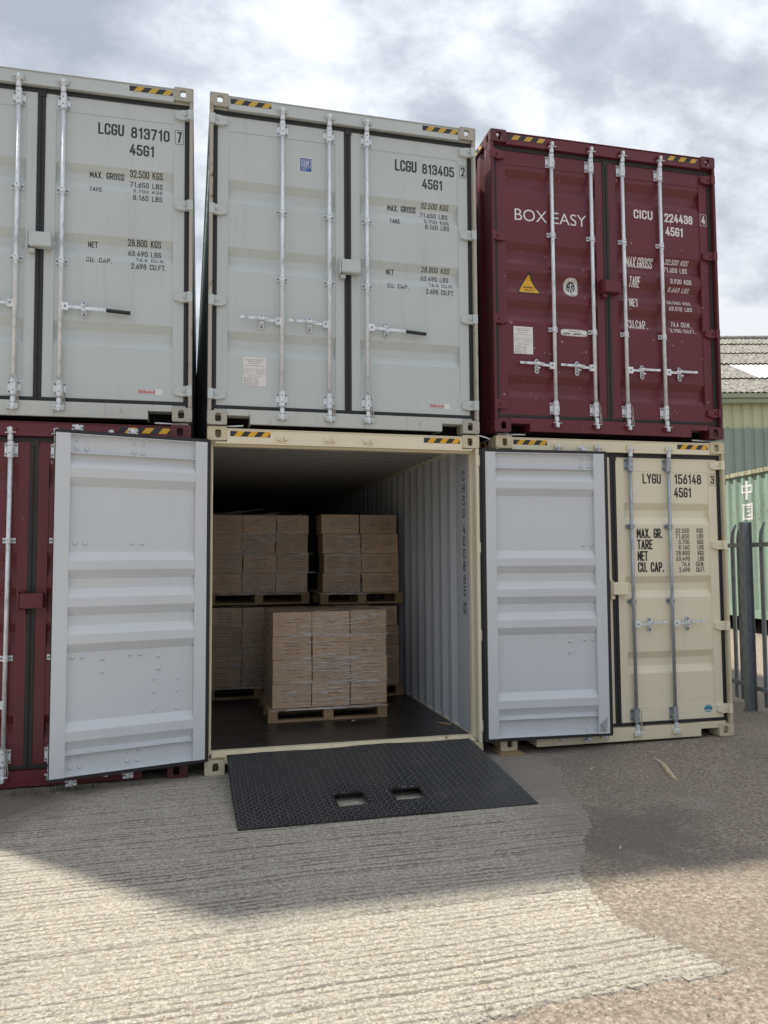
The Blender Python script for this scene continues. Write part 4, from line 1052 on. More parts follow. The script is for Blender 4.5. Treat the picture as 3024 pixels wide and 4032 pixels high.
def on_ground(x, y):
    inside = False; n = len(outl); j = n - 1
    for i in range(n):
        xi, yi = outl[i]; xj, yj = outl[j]
        if (yi > y) != (yj > y) and x < (xj - xi) * (y - yi) / (yj - yi) + xi: inside = not inside
        j = i
    return 0.0 if inside else ground_z(x)
def pebble_mesh(n, area, smin, smax, mat, seed, name, dens=None):
    rnd = random.Random(seed); mb = MB()
    c = 0
    while c < n:
        x = rnd.uniform(area[0], area[1]); y = rnd.uniform(area[2], area[3])
        if dens and rnd.random() > dens(x, y): continue
        c += 1; s = rnd.uniform(smin, smax) * rnd.choice((.6, .8, 1, 1, 1.3)); z = on_ground(x, y); a = rnd.uniform(0, 6.3)
        b = len(mb.v)
        for (u, v, w) in ((1, 0, .1), (.2, .8, .15), (-.9, .3, .1), (-.3, -.8, .1), (.1, .0, .7)):
            u *= s * rnd.uniform(.8, 1.2); v *= s * rnd.uniform(.6, 1)
            mb.v.append((x + u * math.cos(a) - v * math.sin(a), y + u * math.sin(a) + v * math.cos(a), z + w * s))
        for i in range(4): mb.f.append((b + i, b + (i + 1) % 4, b + 4)); mb.mi.append(0)
    o = mb.build(name, mat, recalc=False); o['kind'] = 'stuff'; return o
pebble_mesh(2600, (1.2, 7.5, -3.6, 2.6), .0035, .010, M['stone'], 5, 'loose_gravel', lambda x, y: 0.0 if on_ground(x, y) == 0 else .9)
ev = [q for q in pts if q[1] < 1.0 and q[0] > -.6]
def near_edge(x, y):
    d = min(math.hypot(q[0] - x, q[1] - y) for q in ev[::6]); return math.exp(-(d / .10) ** 2)
pebble_mesh(900, (-.5, 2.0, -3.8, .4), .003, .011, M['stone'], 15, 'crumbled_edge_grit', near_edge)
pebble_mesh(520, (-3.6, 3.9, -.22, .06), .003, .009, M['stone'], 16, 'grit_along_containers', lambda x, y: math.exp(-((y + .02) / .09) ** 2))
pebble_mesh(420, (-3.2, 1.5, -3.8, -.02), .002, .006, M['stone'], 6, 'grit_on_concrete', lambda x, y: 1)
pebble_mesh(170, (-3.0, 5.5, -3.4, .3), .003, .008, M['chip'], 8, 'white_grit', lambda x, y: 1)

# ------------------------------------------------------------------ black tread ramp
W0, W1, RY0, RY1, RZ0, RZ1 = -1.040, 1.090, -1.375, .016, .006, .158
holes = [(-.316, -.103, -1.141, -.944), (.110, .327, -1.131, -.958)]
def ramp_pt(x, y, up=0.0):
    t = (y - RY0) / (RY1 - RY0)
    z = RZ0 + (RZ1 - RZ0) * t + .010 * math.sin(math.pi * t) * (1 + .4 * math.sin(x * 2.1)) + .003 * math.sin(x * 5.3 + 1) * (1 - t) + .004 * t * math.sin(x * 7)
    hx = 0
    for (a, b, c, d) in holes:       # plate is bent a little round the cut-outs
        dd = math.hypot(max(a - x, 0, x - b), max(c - y, 0, y - d)); hx = max(hx, math.exp(-(dd / .07) ** 2))
    y2 = y + (.014 * math.sin(x * 3.1 + .5) + .004 * math.sin(x * 23) + .003 * math.sin(x * 41 + 1)) * t
    return (x + .010 * (1 - t) * math.sin(y * 3), y2, z - .006 * hx + up)
gx = sorted(set([W0 + (W1 - W0) * k / 60 for k in range(61)] + [h for H in holes for h in H[:2]]))
gy = sorted(set([RY0 + (RY1 - RY0) * k / 40 for k in range(41)] + [h for H in holes for h in H[2:]]))
def in_hole(x, y): return any(a < x < b and c < y < d for a, b, c, d in holes)
mb = MB(); T = .007
for i in range(len(gx) - 1):
    for j in range(len(gy) - 1):
        a, b, c, d = gx[i], gx[i + 1], gy[j], gy[j + 1]
        if in_hole((a + b) / 2, (c + d) / 2): continue
        mb.quad(ramp_pt(a, c), ramp_pt(b, c), ramp_pt(b, d), ramp_pt(a, d))
        mb.quad(ramp_pt(a, c, -T), ramp_pt(a, d, -T), ramp_pt(b, d, -T), ramp_pt(b, c, -T))
def rim(x0, y0, x1, y1):
    n = 24; q = [(x0 + (x1 - x0) * k / n, y0 + (y1 - y0) * k / n) for k in range(n + 1)]
    mb.sheet([[ramp_pt(*p) for p in q], [ramp_pt(*p, -T) for p in q]])
rim(W0, RY0, W1, RY0); rim(W1, RY0, W1, RY1); rim(W0, RY1, W1, RY1); rim(W0, RY0, W0, RY1)
for a, b, c, d in holes: rim(a, c, b, c); rim(b, c, b, d); rim(a, d, b, d); rim(a, c, a, d)
ramp_o = tag(mb.build('loading_ramp', M['tread'], recalc=False), 'black tread-plate ramp with two rough holes, leaning on the sill of the open container', 'ramp')
mb = MB(); px_, py_ = .0275, .0310; j = 0; rr = random.Random(2)
yy = RY0 + .02
while yy < RY1 - .015:
    i = 0; xx = W0 + .016 + (j % 2) * .009
    while xx < W1 - .015:
        if not in_hole(xx, yy) and not any(a - .014 < xx < b + .014 and c - .014 < yy < d + .014 for a, b, c, d in holes):
            ang = .62 if i % 2 else -.62
            oy = yy + (py_ / 2 if i % 2 else 0)
            if oy < RY1 - .012:
                ca, sa = math.cos(ang), math.sin(ang); lx, ly = .0125, .0030
                P_ = [(lx, 0), (0, ly), (-lx, 0), (0, -ly)]
                b0 = len(mb.v)
                mb.v += [ramp_pt(xx + u * ca - v * sa, oy + u * sa + v * ca, .0004) for u, v in P_] + [ramp_pt(xx + u * ca, oy + u * sa, .0031) for u in (-.008, .008)]
                for f_ in ((0, 1, 5), (1, 2, 4), (1, 4, 5), (2, 3, 4), (3, 0, 5), (3, 5, 4)): mb.f.append(tuple(b0 + k for k in f_)); mb.mi.append(0)
        xx += px_; i += 1
    yy += py_; j += 1
o = mb.build('raised_tread', M['tread_edge'], ramp_o, recalc=False); o['kind'] = 'stuff'
for (a, b, c, d), sd in zip(holes, (4, 9)):        # ragged lips bent up along the far edge of each hole
    rr = random.Random(sd); mb = MB(); n = 11; prev = None
    rows = []
    for k in range(n + 1):
        x = a - .006 + (b - a + .012) * k / n; h = rr.uniform(.004, .026) if 0 < k < n else .002; f_ = rr.uniform(-.006, .016)
        p0 = ramp_pt(x, d + .004, .001); p1 = ramp_pt(x, d - .006, .006 + h * .4); p2 = ramp_pt(x + rr.uniform(-.01, .01), d - f_ - .004, .004 + h)
        rows.append([p0, p1, p2])
    mb.sheet(rows); lip = mb.build('torn_edge', M['tread_edge'], ramp_o, recalc=False)

# ------------------------------------------------------------------ pallets, cartons and film
def pallet(label, x0, x1, y0, y1, z0, h=.135, yaw=0.0):
    cx, cy = (x0 + x1) / 2, (y0 + y1) / 2; w, d = x1 - x0, y1 - y0
    t = thing('wooden_pallet', label, 'pallet', (cx, cy, z0), (0, 0, yaw), 'pallets in the open container')
    rr = random.Random(hash(label) % 1000 if False else int((x0 * 7 + y0 * 13 + z0 * 31) * 100))
    bt = .020
    for fx in (-1, 0, 1):
        for fy in (-1, 0, 1):
            bw = .095 if fx else .10
            bx = fx * (w / 2 - .05); by = fy * (d / 2 - .065)
            mb = MB(); mb.box(bx - bw / 2, bx + bw / 2, by - .06, by + .06, bt + .0005, h - 2 * bt - .0005); mb.build('block', M['pallet_y' if fx else 'pallet'], t, bevel=.002)
    for fy in (-1, 0, 1):
        by = fy * (d / 2 - .055)
        mb = MB(); mb.box(-w / 2, w / 2, by - .05, by + .05, 0, bt); mb.build('bottom_board', M['pallet'], t, bevel=.002)
    for fx in (-1, 0, 1):
        bx = fx * (w / 2 - .055); mb = MB(); mb.box(bx - .05, bx + .05, -d / 2, d / 2, h - 2 * bt, h - bt); mb.build('cross_board', M['pallet_y'], t, bevel=.002)
    n = 7
    for k in range(n):
        y = -d / 2 + .05 + (d - .10) * k / (n - 1); mb = MB(); e_ = rr.uniform(-.004, .004)
        mb.box(-w / 2 + e_, w / 2 + e_, y - .044, y + .044, h - bt + .0004, h); mb.build('deck_board', M['pallet'], t, bevel=.002)
    return t
def carton_print(mb, x0, x1, y, z0, z1, seed, kind):
    rr = random.Random(seed)
    w, h = x1 - x0, z1 - z0
    def dash(a, b, c, th=.0055):
        x = a
        while x < b:
            q = min(b, x + rr.uniform(.012, .045)); mb.quad((x, y, c), (q, y, c), (q, y, c + th), (x, y, c + th)); x = q + .006
    if kind == 'text':
        ox = x0 + w * rr.uniform(.22, .36); 
        for k in range(4):
            zz = z1 - h * (.30 + .15 * k); a = ox + rr.choice((0, 0, .02)); dash(a, a + w * (rr.choice((.30, .48, .40)) if k < 2 else .16), zz)
            if k >= 2: dash(ox + w * .30, ox + w * .42, zz)
    else:
        dx = x0 + w * (.74 if seed % 2 else .34) ; dz = z0 + h * .52; r = h * .30
        pts = [Vector((dx + r * 1.05, dz)), Vector((dx, dz + r)), Vector((dx - r * 1.05, dz)), Vector((dx, dz - r))]
        ribbon(mb, pts, True, .0030, lambda u, v, l=0: (u, y, v))
        ribbon(mb, [Vector((dx + r * .42 * math.cos(a), dz + r * .10 + r * .20 * math.sin(a))) for a in [2 * math.pi * k / 16 for k in range(16)]], True, .0045, lambda u, v, l=0: (u, y - .0001, v))
        dash(dx - r * .45, dx + r * .45, dz - r * .32, .007)
        tx = x0 + w * (.08 if seed % 2 else .56)
        for k in range(5): dash(tx, tx + w * rr.uniform(.26, .38), z1 - h * (.22 + .13 * k), .006)
def carton(label, x0, x1, y0, y1, z0, z1, seed, kind='text', printed=True, group=''):
    rr = random.Random(seed)
    cx, cy, cz = (x0 + x1) / 2, (y0 + y1) / 2, z0
    w, d, h = (x1 - x0) / 2 - .004, (y1 - y0) / 2 - .003, z1 - z0 - .0045
    n = 3; mb = MB()
    # slightly bulging sides
    def face(u0, u1, fn, bulge):
        rows = []
        for j in range(n + 1):
            b = j / n; rows.append([fn(u0 + (u1 - u0) * i / n, b * h, bulge * math.sin(math.pi * i / n) * math.sin(math.pi * b)) for i in range(n + 1)])
        mb.sheet(rows)
    bl = rr.uniform(.001, .005)
    face(-w, w, lambda u, v, b: (u, -d - b, v), bl); face(w, -w, lambda u, v, b: (u, d + b, v), bl)
    face(-d, d, lambda u, v, b: (w + b, u, v), .001); face(d, -d, lambda u, v, b: (-w - b, u, v), .001)
    g = .0012
    mb.quad((-w, -d, h), (w, -d, h), (w, -g, h), (-w, -g, h)); mb.quad((-w, g, h), (w, g, h), (w, d, h), (-w, d, h))
    mb.quad((-w, -g, h), (w, -g, h), (w, g, h - .004), (-w, g, h - .004)); mb.quad((-w, -d, 0), (-w, d, 0), (w, d, 0), (w, -d, 0))
    me = mb.mesh('cardboard_carton', M['carton'], bevel=0)
    o = link('cardboard_carton', me); o.location = (cx + rr.gauss(0, .0016), cy + rr.gauss(0, .003), cz); o.rotation_euler = (0, 0, rr.gauss(0, .003))
    tag(o, label, 'carton', group)
    mb = MB()
    if printed:
        carton_print(mb, -w, w, -d - bl - .0012, 0, h, seed, kind)
        pr = mb.build('printed_marks', M['faint_ink'], o, recalc=False); pr['kind'] = 'stuff'
    return o
def film(label, x0, x1, y, z0, z1, seed, n, xl=None, depth=0.0, diag=0):
    """loose folds of stretch film pulled across the load: thin creased strips a few millimetres off the board"""
    rr = random.Random(seed); mb = MB()
    def fold(xa, xb, za, zb, wd, yy, segs=9):
        ph = rr.uniform(0, 6); L_, U_, C_ = [], [], []
        for k in range(segs + 1):
            t = k / segs; x = xa + (xb - xa) * t; z = za + (zb - za) * t + .003 * math.sin(ph + t * 5); w = wd * math.sin(math.pi * min(1, max(0, .04 + .92 * t))) ** .6
            yb = yy - .001 - .002 * abs(math.sin(ph + 3 * t))
            L_.append((x, yb + .0015, z - w)); C_.append((x, yb - w * .55, z)); U_.append((x, yb + .0015, z + w))
        mb.sheet([L_, C_, U_])
    for k in range(n):
        z = rr.uniform(z0, z1); ln = rr.choice((.10, .16, .25, .4, .7)); a = rr.uniform(x0 - .05, x1 - ln * .5); b = min(a + ln, x1); a = max(a, x0)
        fold(a, b, z, z + rr.gauss(-.0, .012) + (b - a) * rr.choice((.07, -.05, .1, .02)), rr.uniform(.0009, .0040), y - rr.uniform(.002, .006))
    for zc in [z0 + (z1 - z0) * q for q in (.25, .5, .75)]:      # film gathers in the joints between layers
        for k in range(max(5, n // 14)):
            a = rr.uniform(x0, x1 - .15); fold(a, a + rr.uniform(.08, .35), zc + rr.gauss(0, .010), zc + rr.gauss(0, .010), rr.uniform(.002, .0045), y - .006)
    for k in range(diag):
        t = rr.random(); a = x0 + .05 + rr.random() * .2; za = z0 + (z1 - z0) * (.28 + .22 * t)
        fold(a, x1 - .10 - rr.random() * .2, za, za + (z1 - z0) * .42 + rr.gauss(0, .02), rr.uniform(.0010, .0028), y - .007, 14)
    if xl is not None:
        for k in range(n // 3):
            z = rr.uniform(z0, z1); a = rr.uniform(y, y + depth - .2); ln = rr.uniform(.1, .5); b = min(a + ln, y + depth); w = rr.uniform(.0008, .0024)
            mb.sheet([[(xl - .004, a, z - w), (xl - .004, b, z - w)], [(xl - .004 - w, a, z), (xl - .004 - w, b, z + .004)], [(xl - .004, a, z + w), (xl - .004, b, z + w)]])
    # skirt of film round the pallet deck
    for k in range(14):
        fold(x0 - .01, x1 + .005, z0 - .004 - rr.random() * .022, z0 - .006 - rr.random() * .022, rr.uniform(.0012, .0035), y - .012, 16)
    return tag(mb.build('stretch_film', M['film'], recalc=False), label, 'plastic film', 'film wrapped round the pallet loads')
FZ = .1605
lay = ['bottom', 'second lowest', 'second highest', 'top']
# front load: three across, two deep
pallet('pale pallet on the dark floor under the front load of cartons', -.594, .618, 1.115, 2.10, FZ)
cols = [(-.548, -.155), (-.152, .236), (.239, .620)]; cn = ['left', 'middle', 'right']
zs = [.298, .535, .772, 1.006, 1.243]
for r in range(4):
    for c in range(3):
        for dd in range(2):
            if dd == 1 and c == 1 and r < 3: continue
            off = (.0, .006, -.005, .003)[r] if c != 1 else 0
            carton('taped carton, front load, %s %s column, %s layer' % ('front of the' if dd == 0 else 'back of the', cn[c], lay[r]), cols[c][0] + off * .6, cols[c][1] + off * .6,
                   1.135 + dd * .475 - abs(off) * .3, 1.135 + dd * .475 + .47, zs[r] + (.006 if c == 2 else 0), zs[r + 1] + (.006 if c == 2 else 0), 100 + r * 10 + c * 3 + dd, 'text', dd == 0, 'cartons of the front load')
film('creased clear film round the front load of cartons', -.552, .624, 1.130, .295, 1.245, 11, 470, -.556, .95)
# back left: two pallets one on the other, three across
for lvl, z0, nm in ((0, FZ, 'lower'), (1, 1.243, 'upper')):
    pallet('pallet under the %s back-left load, near the left wall' % nm, -1.160, .038, 2.545, 3.545, z0)
    colx = [(-1.148, -.758), (-.754, -.362), (-.358, .022)]
    for r in range(4):
        zb = z0 + .138 + r * .2285
        for c in range(3):
            if lvl == 0 and c == 2 and r < 3: continue
            carton('dim carton, %s back-left load, %s column, %s layer' % (nm, cn[c], lay[r]), colx[c][0] + (.006 if r % 2 else -.004), colx[c][1] + (.006 if r % 2 else -.004), 2.56, 3.03, zb, zb + .2285, 200 + lvl * 40 + r * 6 + c, 'text', True, 'cartons of the back-left loads')
    film('film with %s over the %s back-left load' % (('long slanting folds', 'upper') if lvl else ('loose ragged folds', 'lower')), -1.150, .025 if lvl else -.37, 2.556, z0 + .138, z0 + .138 + .914, 21 + lvl, 330 if lvl else 200, None, 0, 26 if lvl else 4)
# back right
for lvl, z0, nm in ((0, FZ, 'lower'), (1, 1.243, 'upper')):
    pallet('pallet under the %s back-right load, beside the ribbed wall' % nm, .122, 1.122, 2.285, 3.485, z0)
    colx = [(.150, .603), (.612, 1.062)]
    offs = [(.000, .012), (.010, .014), (.004, .006), (-.012, -.014)]
    for r in range(4):
        zb = z0 + .138 + r * .2285
        for c in range(2):
            if lvl == 0 and c == 0 and r < 3: continue
            o_ = offs[r][c]
            carton('dim carton with diamond mark, %s back-right load, %s column, %s layer' % (nm, ('left', 'right')[c], lay[r]), colx[c][0] + o_, colx[c][1] + o_, 2.30, 2.69, zb, zb + .2285, 300 + lvl * 40 + r * 5 + c * 2 + (r > 1), 'diamond', True, 'cartons of the back-right loads')
    if lvl: film('torn film hanging off the upper back-right load', .145, .70, 2.296, z0 + .138, z0 + .138 + .87, 31, 190, None, 0, 8)
mb = MB()     # torn flap of film on the upper right load
flap = [(.60, 1.66), (.70, 1.72), (.80, 1.71), (.86, 1.655), (.80, 1.60), (.74, 1.53), (.68, 1.49), (.60, 1.47)]
# a bit of card and splinters on the hold floor
def scrap(name, label, cat, pts, t, mat, loc, rot=(0, 0, 0), grp=None):
    mb = MB(); n = len(pts); b = 0
    mb.v = [(x, y, t * (1 + .4 * math.sin(i * 2.3))) for i, (x, y) in enumerate(pts)] + [(x, y, 0) for x, y in pts]
    mb.f = [tuple(range(n)), tuple(range(2 * n - 1, n - 1, -1))] + [(i, (i + 1) % n, n + (i + 1) % n, n + i) for i in range(n)]; mb.mi = [0] * len(mb.f)
    o = mb.build(name, mat, bevel=.0); o.location = loc; o.rotation_euler = rot; return tag(o, label, cat, grp)
scrap('cardboard_scrap', 'torn strip of card lying by the foot of the ribbed wall', 'scrap', [(-.08, -.010), (-.03, -.018), (.05, -.012), (.09, .004), (.04, .012), (-.05, .010)], .008, M['carton'], (1.075, .66, .161), (0, 0, -1.0))
scrap('cardboard_scrap', 'small pale chip of card in front of the front pallet', 'scrap', [(-.02, -.012), (.012, -.016), (.024, .006), (-.006, .018)], .004, M['splinter'], (.24, 1.03, .161), (0, 0, .4))
# splintered stick on the asphalt
mb = MB()
A_, B_ = Vector((2.625, -.512)), Vector((2.402, -1.150)); dv_ = (B_ - A_); ln = dv_.length; dv_.normalize(); nv = Vector((-dv_.y, dv_.x))
secs = [(0, .022, .010), (.08, .040, .018), (.22, .038, .026), (.38, .046, .034), (.52, .042, .030), (.60, .034, .024), (.65, .026, .014), (ln, .007, .006)]
rows = []
rr = random.Random(12)
for s, w_, h_ in secs:
    row = []
    for u, v in ((-1, 0), (-.8, .7), (-.2, 1), (.3, .82), (.85, .55), (1, 0)):
        p_ = A_ + dv_ * s + nv * (u * w_ * .5 + .012 * math.sin(s * 9)); row.append((p_.x, p_.y, ground_z(p_.x) + .002 + v * h_ * rr.uniform(.85, 1.15)))
    rows.append(row)
mb.sheet(rows); mb.poly(rows[0]); mb.poly(rows[-1][::-1])
tag(mb.build('timber_splinter', M['splinter'], recalc=False), 'pale splintered stick of timber lying on the brown asphalt', 'stick')
for k, (x, y, a, s) in enumerate(((2.74, -.30, .2, .045), (1.95, -.62, .5, .05), (1.22, -2.26, .9, .035))):
    scrap('wood_chip', ('small pale chip of wood just behind the splintered stick', 'thin wood chip left of the splintered stick', 'twiggy chip at the broken edge of the concrete')[k], 'chip', [(-s, -.004), (s * .3, -.008), (s, .002), (0, .008)], .006, M['splinter'], (x, y, on_ground(x, y)), (0, 0, a))
# plywood packers under the left corner of the shut cream container
for k, (dx, dy, w_, rz, lab) in enumerate(((-.012, -.055, .235, .03, 'lowest plywood packer under the left foot of the shut cream container'), (-.004, -.030, .205, -.08, 'middle plywood packer under the left foot of the shut cream container'), (-.02, -.012, .21, .05, 'uppermost plywood packer, touching the left foot of the shut cream container'))):
    mb = MB(); mb.box(-w_ / 2, w_ / 2, 0, .20, 0, .0058); o = mb.build('plywood_packer', M['packer'], bevel=.001)
    o.location = (1.490 + dx, -.0 + dy, .0004 + k * .0062); o.rotation_euler = (R(.9) * (k - 1) * 0, 0, rz); tag(o, lab, 'packer', 'plywood packers')
# ------------------------------------------------------------------ twist locks between the tiers
def twist(label, x, y, z, gap, e, droop):
    t = thing('twist_lock', label, 'twist lock', (x, y, z), (0, 0, 0), 'twist locks between the tiers')
    mb = MB(); mb.box(-.055, .055, -.045, .07, .001, max(.009, gap - .001)); mb.build('lock_body', M['zinc_dull'], t, bevel=.002)
    mb = MB(); mb.tube([(0, -.02, gap * .5), (e * .10, -.05, gap * .5 + .001), (e * .16, -.062, gap * .5 + droop * .4), (e * .215, -.066, gap * .5 + droop)], .0065, 8); mb.build('release_handle', M['zinc'], t, smooth=True)
twist('twist lock with its handle poking out above the left corner of the open container', -1.135, .09, 2.896, .0135, 1, .008)
twist('twist lock with its handle drooping off the right corner of the open container', 1.120, .09, 2.896, .0135, 1, -.034)
twist('twist lock under the left foot of the upper maroon container', 1.49, .125, 2.918, .023, 1, .002)
twist('short twist lock under the right foot of the upper maroon container', 3.70, .09, 2.920, .021, -1, .0)
twist('rusty twist lock under the right foot of the upper-left grey container', -1.43, .09, 2.896, .021, -1, .0)

# ------------------------------------------------------------------ weeds at the foot of the dark red container
for k, (x, y, n, lab) in enumerate(((-2.20, -.10, 70, 'low tuft of weeds below the left corner of the open door'), (-2.52, -.16, 34, 'sparse sprig of weeds at the foot of the dark red container'))):
    t = thing('weed_tuft', lab, 'weed', (x, y, 0)); rr = random.Random(40 + k); mb = MB()
    for i in range(n):
        a = rr.uniform(0, 6.3); r0 = rr.random() ** .6 * (.13 if n > 20 else .03); h = rr.uniform(.015, .05); w_ = rr.uniform(.0015, .004)
        bx, by = r0 * math.cos(a) * 1.4, r0 * math.sin(a) * .5; lx, ly = rr.gauss(0, .03), rr.gauss(0, .03)
        p0 = Vector((bx, by, 0)); p2 = p0 + Vector((lx, ly, h)); p1 = p0 + Vector((lx * .3, ly * .3, h * .7)); s_ = Vector((-ly, lx, 0)); s_ = s_.normalized() * w_ if s_.length else Vector((w_, 0, 0))
        mb.sheet([[p0 - s_, p0 + s_], [p1 - s_, p1 + s_], [p2 - s_ * .2, p2 + s_ * .2]])
    mb.build('leaves', M['grass'] if k < 2 else M['splinter'], t, recalc=False)

# ------------------------------------------------------------------ palisade fence
fo = Vector((4.79, .56)); fd = Vector((.14, .72)).normalized()
fr = thing('palisade_fence', 'grey steel palisade fence with pointed pales beside the cream container', 'fence', (fo.x, fo.y, 0), (0, 0, math.atan2(fd.y, fd.x)))
def fz(s): return ground_z(fo.x + fd.x * s)
for z in (.295, 1.905):
    mb = MB(); mb.box(-3.2, 4.4, .0, .006, z - .025, z + .025); mb.box(-3.2, 4.4, -.040, 0, z + .019, z + .025); mb.build('rail', M['fence'], fr)
for s in (-2.38, .345, 3.07):
    mb = MB(); H_ = 2.165; y0 = .008
    mb.box(s - .050, s + .050, y0, y0 + .007, fz(s) - .1, H_); mb.box(s - .050, s + .050, y0 + .093, y0 + .100, fz(s) - .1, H_); mb.box(s - .003, s + .003, y0 + .007, y0 + .093, fz(s) - .1, H_)
    mb.build('post', M['fence'], fr)
for i, s in enumerate([-2.9, -2.62, -2.1, -1.82, -1.54, -1.26, -.98, -.70, -.42, -.14, .195, .690, .83, 1.10, 1.38, 1.66, 1.94, 2.22, 2.5, 2.78, 3.3, 3.6, 3.9]):
    mb = MB(); lo, hi = fz(s) + .05, 2.14; rows = []
    for z, k_, ly in ((lo, 1, 0), (hi - .16, 1, 0), (hi - .08, .95, -.010), (hi - .03, .55, -.030), (hi + .02, .12, -.048)):
        rows.append([(s + u * .034 * k_, -.046 + v + ly * (1 if abs(u) > .5 else .6), z) for u, v in ((-1, .012), (-.55, -.004), (-.2, -.012), (0, -.020), (.2, -.012), (.55, -.004), (1, .012))])
    mb.sheet(rows); back = [[(x, y + .0035, z) for x, y, z in r] for r in rows]; mb.sheet(back)
    for r0_, r1_ in zip(rows, rows[1:]):
        for q in (0, -1): mb.quad(r0_[q], r1_[q], (r1_[q][0], r1_[q][1] + .0035, r1_[q][2]), (r0_[q][0], r0_[q][1] + .0035, r0_[q][2]))
    mb.build('pale', M['fence'], fr, recalc=False)
# second pointed tip bent outward on each visible pale is part of the pale's split head
# ------------------------------------------------------------------ green container beyond the fence
ga = Vector((9.367, 6.880)); gd = (Vector((9.155, 5.545)) - ga).normalized()     # along its long side, towards the camera
gr = thing('green_container', 'faded green container beyond the fence, with white brushed characters and a rusty top rail', 'container', (ga.x, ga.y, .585), (0, 0, math.atan2(gd.y, gd.x)))
S0, S1, GH = -4.2, 1.86, 2.896
mb = MB(); rows = []; s = S0 + .16
prof = []
while s < S1 - .4:
    prof += [(s, -.004), (s + .072, -.004), (s + .140, .032), (s + .210, .032)]; s += .278
prof = [(S0 + .10, -.004)] + prof + [(S1 - .15, -.004)]
# local +y points away from the viewer's side
gy = 1 if True else -1
mb.sheet([[(a, d_ + .01, .15) for a, d_ in prof], [(a, d_ + .01, GH - .10) for a, d_ in prof]]); gw = mb.build('side_wall', M['green'], gr, recalc=False)
mb = MB(); mb.box(S0 + .16, S1 - .16, -.02, .05, GH - .105, GH - .02); mb.build('top_side_rail', M['green_rail'], gr, bevel=.004)
mb = MB(); mb.box(S0 + .16, S1 - .16, -.02, .05, .0, .15); mb.build('bottom_side_rail', M['green'], gr, bevel=.004)
for a in (S0 + .0, S1 - .16):
    mb = MB(); mb.box(a, a + .16, -.022, .16, .118, GH - .118); mb.build('corner_post', M['green'], gr, bevel=.006)
    for z in (0, GH - .118): mb = MB(); mb.box(a - .002, a + .162, -.026, .162, z, z + .118); mb.build('corner_casting', M['green_rail'], gr, bevel=.008)
mb = MB(); mb.box(S0 + .05, S1 - .05, .052, 2.38, GH - .05, GH - .03); mb.build('roof_sheet', M['green'], gr)
mb = MB(); mb.box(S0 + .05, S1 - .05, 2.38, 2.42, .1, GH - .06); mb.box(S0 + .03, S0 + .06, .06, 2.38, .1, GH - .06); mb.box(S1 - .06, S1 - .03, .06, 2.38, .1, GH - .06); mb.build('rear_walls', M['green'], gr)
def gsurf(a, z, l=0.0):
    for (p, q) in zip(prof, prof[1:]):
        if p[0] <= a <= q[0]:
            t = (a - p[0]) / max(1e-6, q[0] - p[0]); return (a, .01 + p[1] + (q[1] - p[1]) * t - .004 - l, z)
    return (a, 0, z)
gb = -.585
def gl(mb, pts, t, l=0): ribbon(mb, [Vector((a, z + gb)) for a, z in pts], False, t, gsurf, l, 0, .01)
mb = MB()
for pts, t in (([(.558, 3.242), (.552, 2.925)], .060), ([(.450, 3.165), (.765, 3.160)], .040), ([(.455, 3.170), (.452, 3.040)], .045), ([(.450, 3.045), (.765, 3.035)], .040), ([(.768, 3.165), (.758, 3.030)], .045)): gl(mb, pts, t, .0004 * len(mb.v) % .002)
mb.build('painted_character', M['white'], gr, recalc=False)
mb = MB()
for pts, t in (([(.470, 2.785), (.462, 2.512)], .052), ([(.455, 2.790), (.765, 2.792)], .040), ([(.762, 2.800), (.752, 2.510)], .040), ([(.455, 2.522), (.765, 2.514)], .036), ([(.545, 2.740), (.705, 2.742)], .026), ([(.555, 2.665), (.690, 2.668)], .026), ([(.540, 2.580), (.715, 2.584)], .026), ([(.625, 2.742), (.620, 2.582)], .026), ([(.665, 2.632), (.690, 2.608)], .022)): gl(mb, pts, t, .0004 * len(mb.v) % .002)
mb.build('painted_character', M['white'], gr, recalc=False)
for a, z, w_, h_ in ((.415, 2.229, .055, .028), (.45, 2.106, .03, .03), (.433, 1.935, .03, .022), (.425, 1.852, .022, .026), (.394, 1.706, .05, .030), (.410, 1.471, .05, .024), (.396, 1.318, .055, .034), (.44, 1.225, .016, .014)):
    mb = MB(); filled(mb, [(q[0] + gb, q[1], q[2]) for q in oval_rows(a, z, w_, h_, 6)], gsurf, .0005, nx=3); mb.build('paint_splash', M['white'], gr, recalc=False)
mb = MB(); gl(mb, [(.440, 1.105), (.434, .780)], .014); mb.build('paint_drip', M['white'], gr, recalc=False)
for k, a in enumerate((-3.4, -1.2, 1.2)):
    mb = MB(); mb.box(a, a + .25, .05, 2.3, -.40, -.004); o = mb.build('timber_bearer', M['dark']); o.location = gr.location; o.rotation_euler = gr.rotation_euler
    tag(o, ('dark bearer under the far end of the faded green container', 'dark bearer under the middle of the faded green container', 'dark bearer under the near end of the faded green container')[k], 'bearer', 'bearers under the green container')

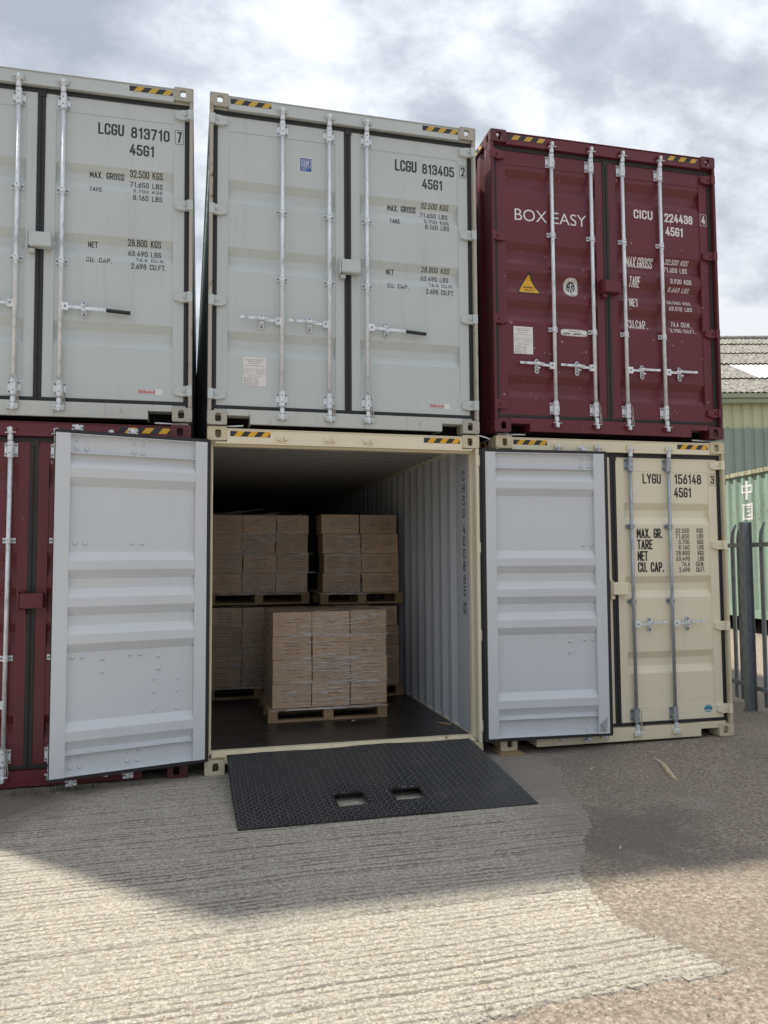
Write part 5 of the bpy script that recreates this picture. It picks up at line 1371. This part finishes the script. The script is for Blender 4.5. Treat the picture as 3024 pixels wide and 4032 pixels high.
# ------------------------------------------------------------------ warehouse in the background
wh = thing('warehouse', 'low warehouse with a lichen-covered corrugated roof and two-tone cladding', 'warehouse', (-1.354, -6.579, 0), (0, 0, -.24765))
X0, X1, D0, D1 = 4.0, 26.0, 23.5, 32.5
def clad(z0, z1, dep, mat, name, pitch=.31, dz=0.04):
    x = X0; k = 0
    while x < X1:
        w_ = pitch * 4; mb = MB(); pr = []
        for j in range(4):
            a = x + j * pitch; pr += [(a, 0), (a + pitch * .56, 0), (a + pitch * .66, dz), (a + pitch * .90, dz)]
        pr.append((x + w_, 0))
        mb.sheet([[(a, dep + d_ , z0), (a, dep + d_, z1)] for a, d_ in pr]); mb.sheet([[(a, dep + d_ + .01, z0), (a, dep + d_ + .01, z1)] for a, d_ in pr])
        mb.build(name, mat, wh, recalc=False); x += w_; k += 1
clad(5.69, 6.49, 23.50, M['clad_top'], 'upper_cladding_sheet')
clad(.2, 5.72, 23.46, M['clad_low'], 'lower_cladding_sheet')
mb = MB(); mb.box(X0, X1, 23.18, 23.40, 6.62, 6.76); mb.box(X0, X1, 23.24, 23.44, 6.47, 6.62); mb.build('gutter', M['gutter'], wh, bevel=.02)
mb = MB(); mb.box(X0, X1, 23.6, 23.75, .2, 6.6); mb.box(X0, X1, 41.3, 41.5, .2, 6.6); mb.box(X0, X0 + .2, 23.6, 41.5, .2, 6.6); mb.box(X1 - .2, X1, 23.6, 41.5, .2, 6.6); mb.build('inner_wall', M['dark'], wh)
sl = (11.12 - 6.76) / (32.5 - 23.35)
def roof_z(dep): return 6.77 + (dep - 23.35) * sl
courses = [(23.35, 25.35), (25.20, 27.55), (27.40, 29.45), (29.30, 31.25), (31.10, 32.52)]
sheet_w = 1.05; pit = .175
rr = random.Random(77)
for ci, (d0, d1) in enumerate(courses):
    x = X0 + .05; si = 0
    while x < X1:
        sky_ = ci == 1 and 12.3 < x < 15.0
        mb = MB(); nseg = int(sheet_w / pit) * 6; top_ = []; bot_ = []; lift = .012 + ci * .001 + rr.uniform(0, .012)
        for k in range(nseg + 1):
            a = x + sheet_w * k / nseg; w_ = .017 * math.cos(2 * math.pi * (a / pit))
            top_.append((a, d0, roof_z(d0) + w_ + lift + .045)); bot_.append((a, d1, roof_z(d1) + w_ + lift * .4))
        mb.sheet([top_, bot_])
        mb.sheet([[(p[0], p[1], p[2]) for p in top_], [(p[0], p[1] + .005, p[2] - .014) for p in top_]])
        mb.build('roof_sheet' if not sky_ else 'skylight_sheet', M['white_sheet'] if sky_ else M['roof'], wh, recalc=False)
        x += sheet_w - .0; si += 1
mb = MB(); mb.tube([(X0 - .3, 32.5, 11.10), (X1 + .3, 32.5, 11.10)], .16, 10); mb.build('ridge_cap', M['roof'], wh, smooth=True)
mb = MB(); mb.sheet([[(X0, 32.5, 11.1), (X1, 32.5, 11.1)], [(X0, 41.6, 6.76), (X1, 41.6, 6.76)]]); mb.build('rear_roof_slope', M['roof'], wh)
mb = MB(); x = X0 + .46
while x < X1: mb.tube([(x, 23.49, 5.76), (x, 23.45, 5.76)], .03, 8); x += .62
o = mb.build('cladding_bolts', M['clad_top'], wh); o['kind'] = 'stuff'
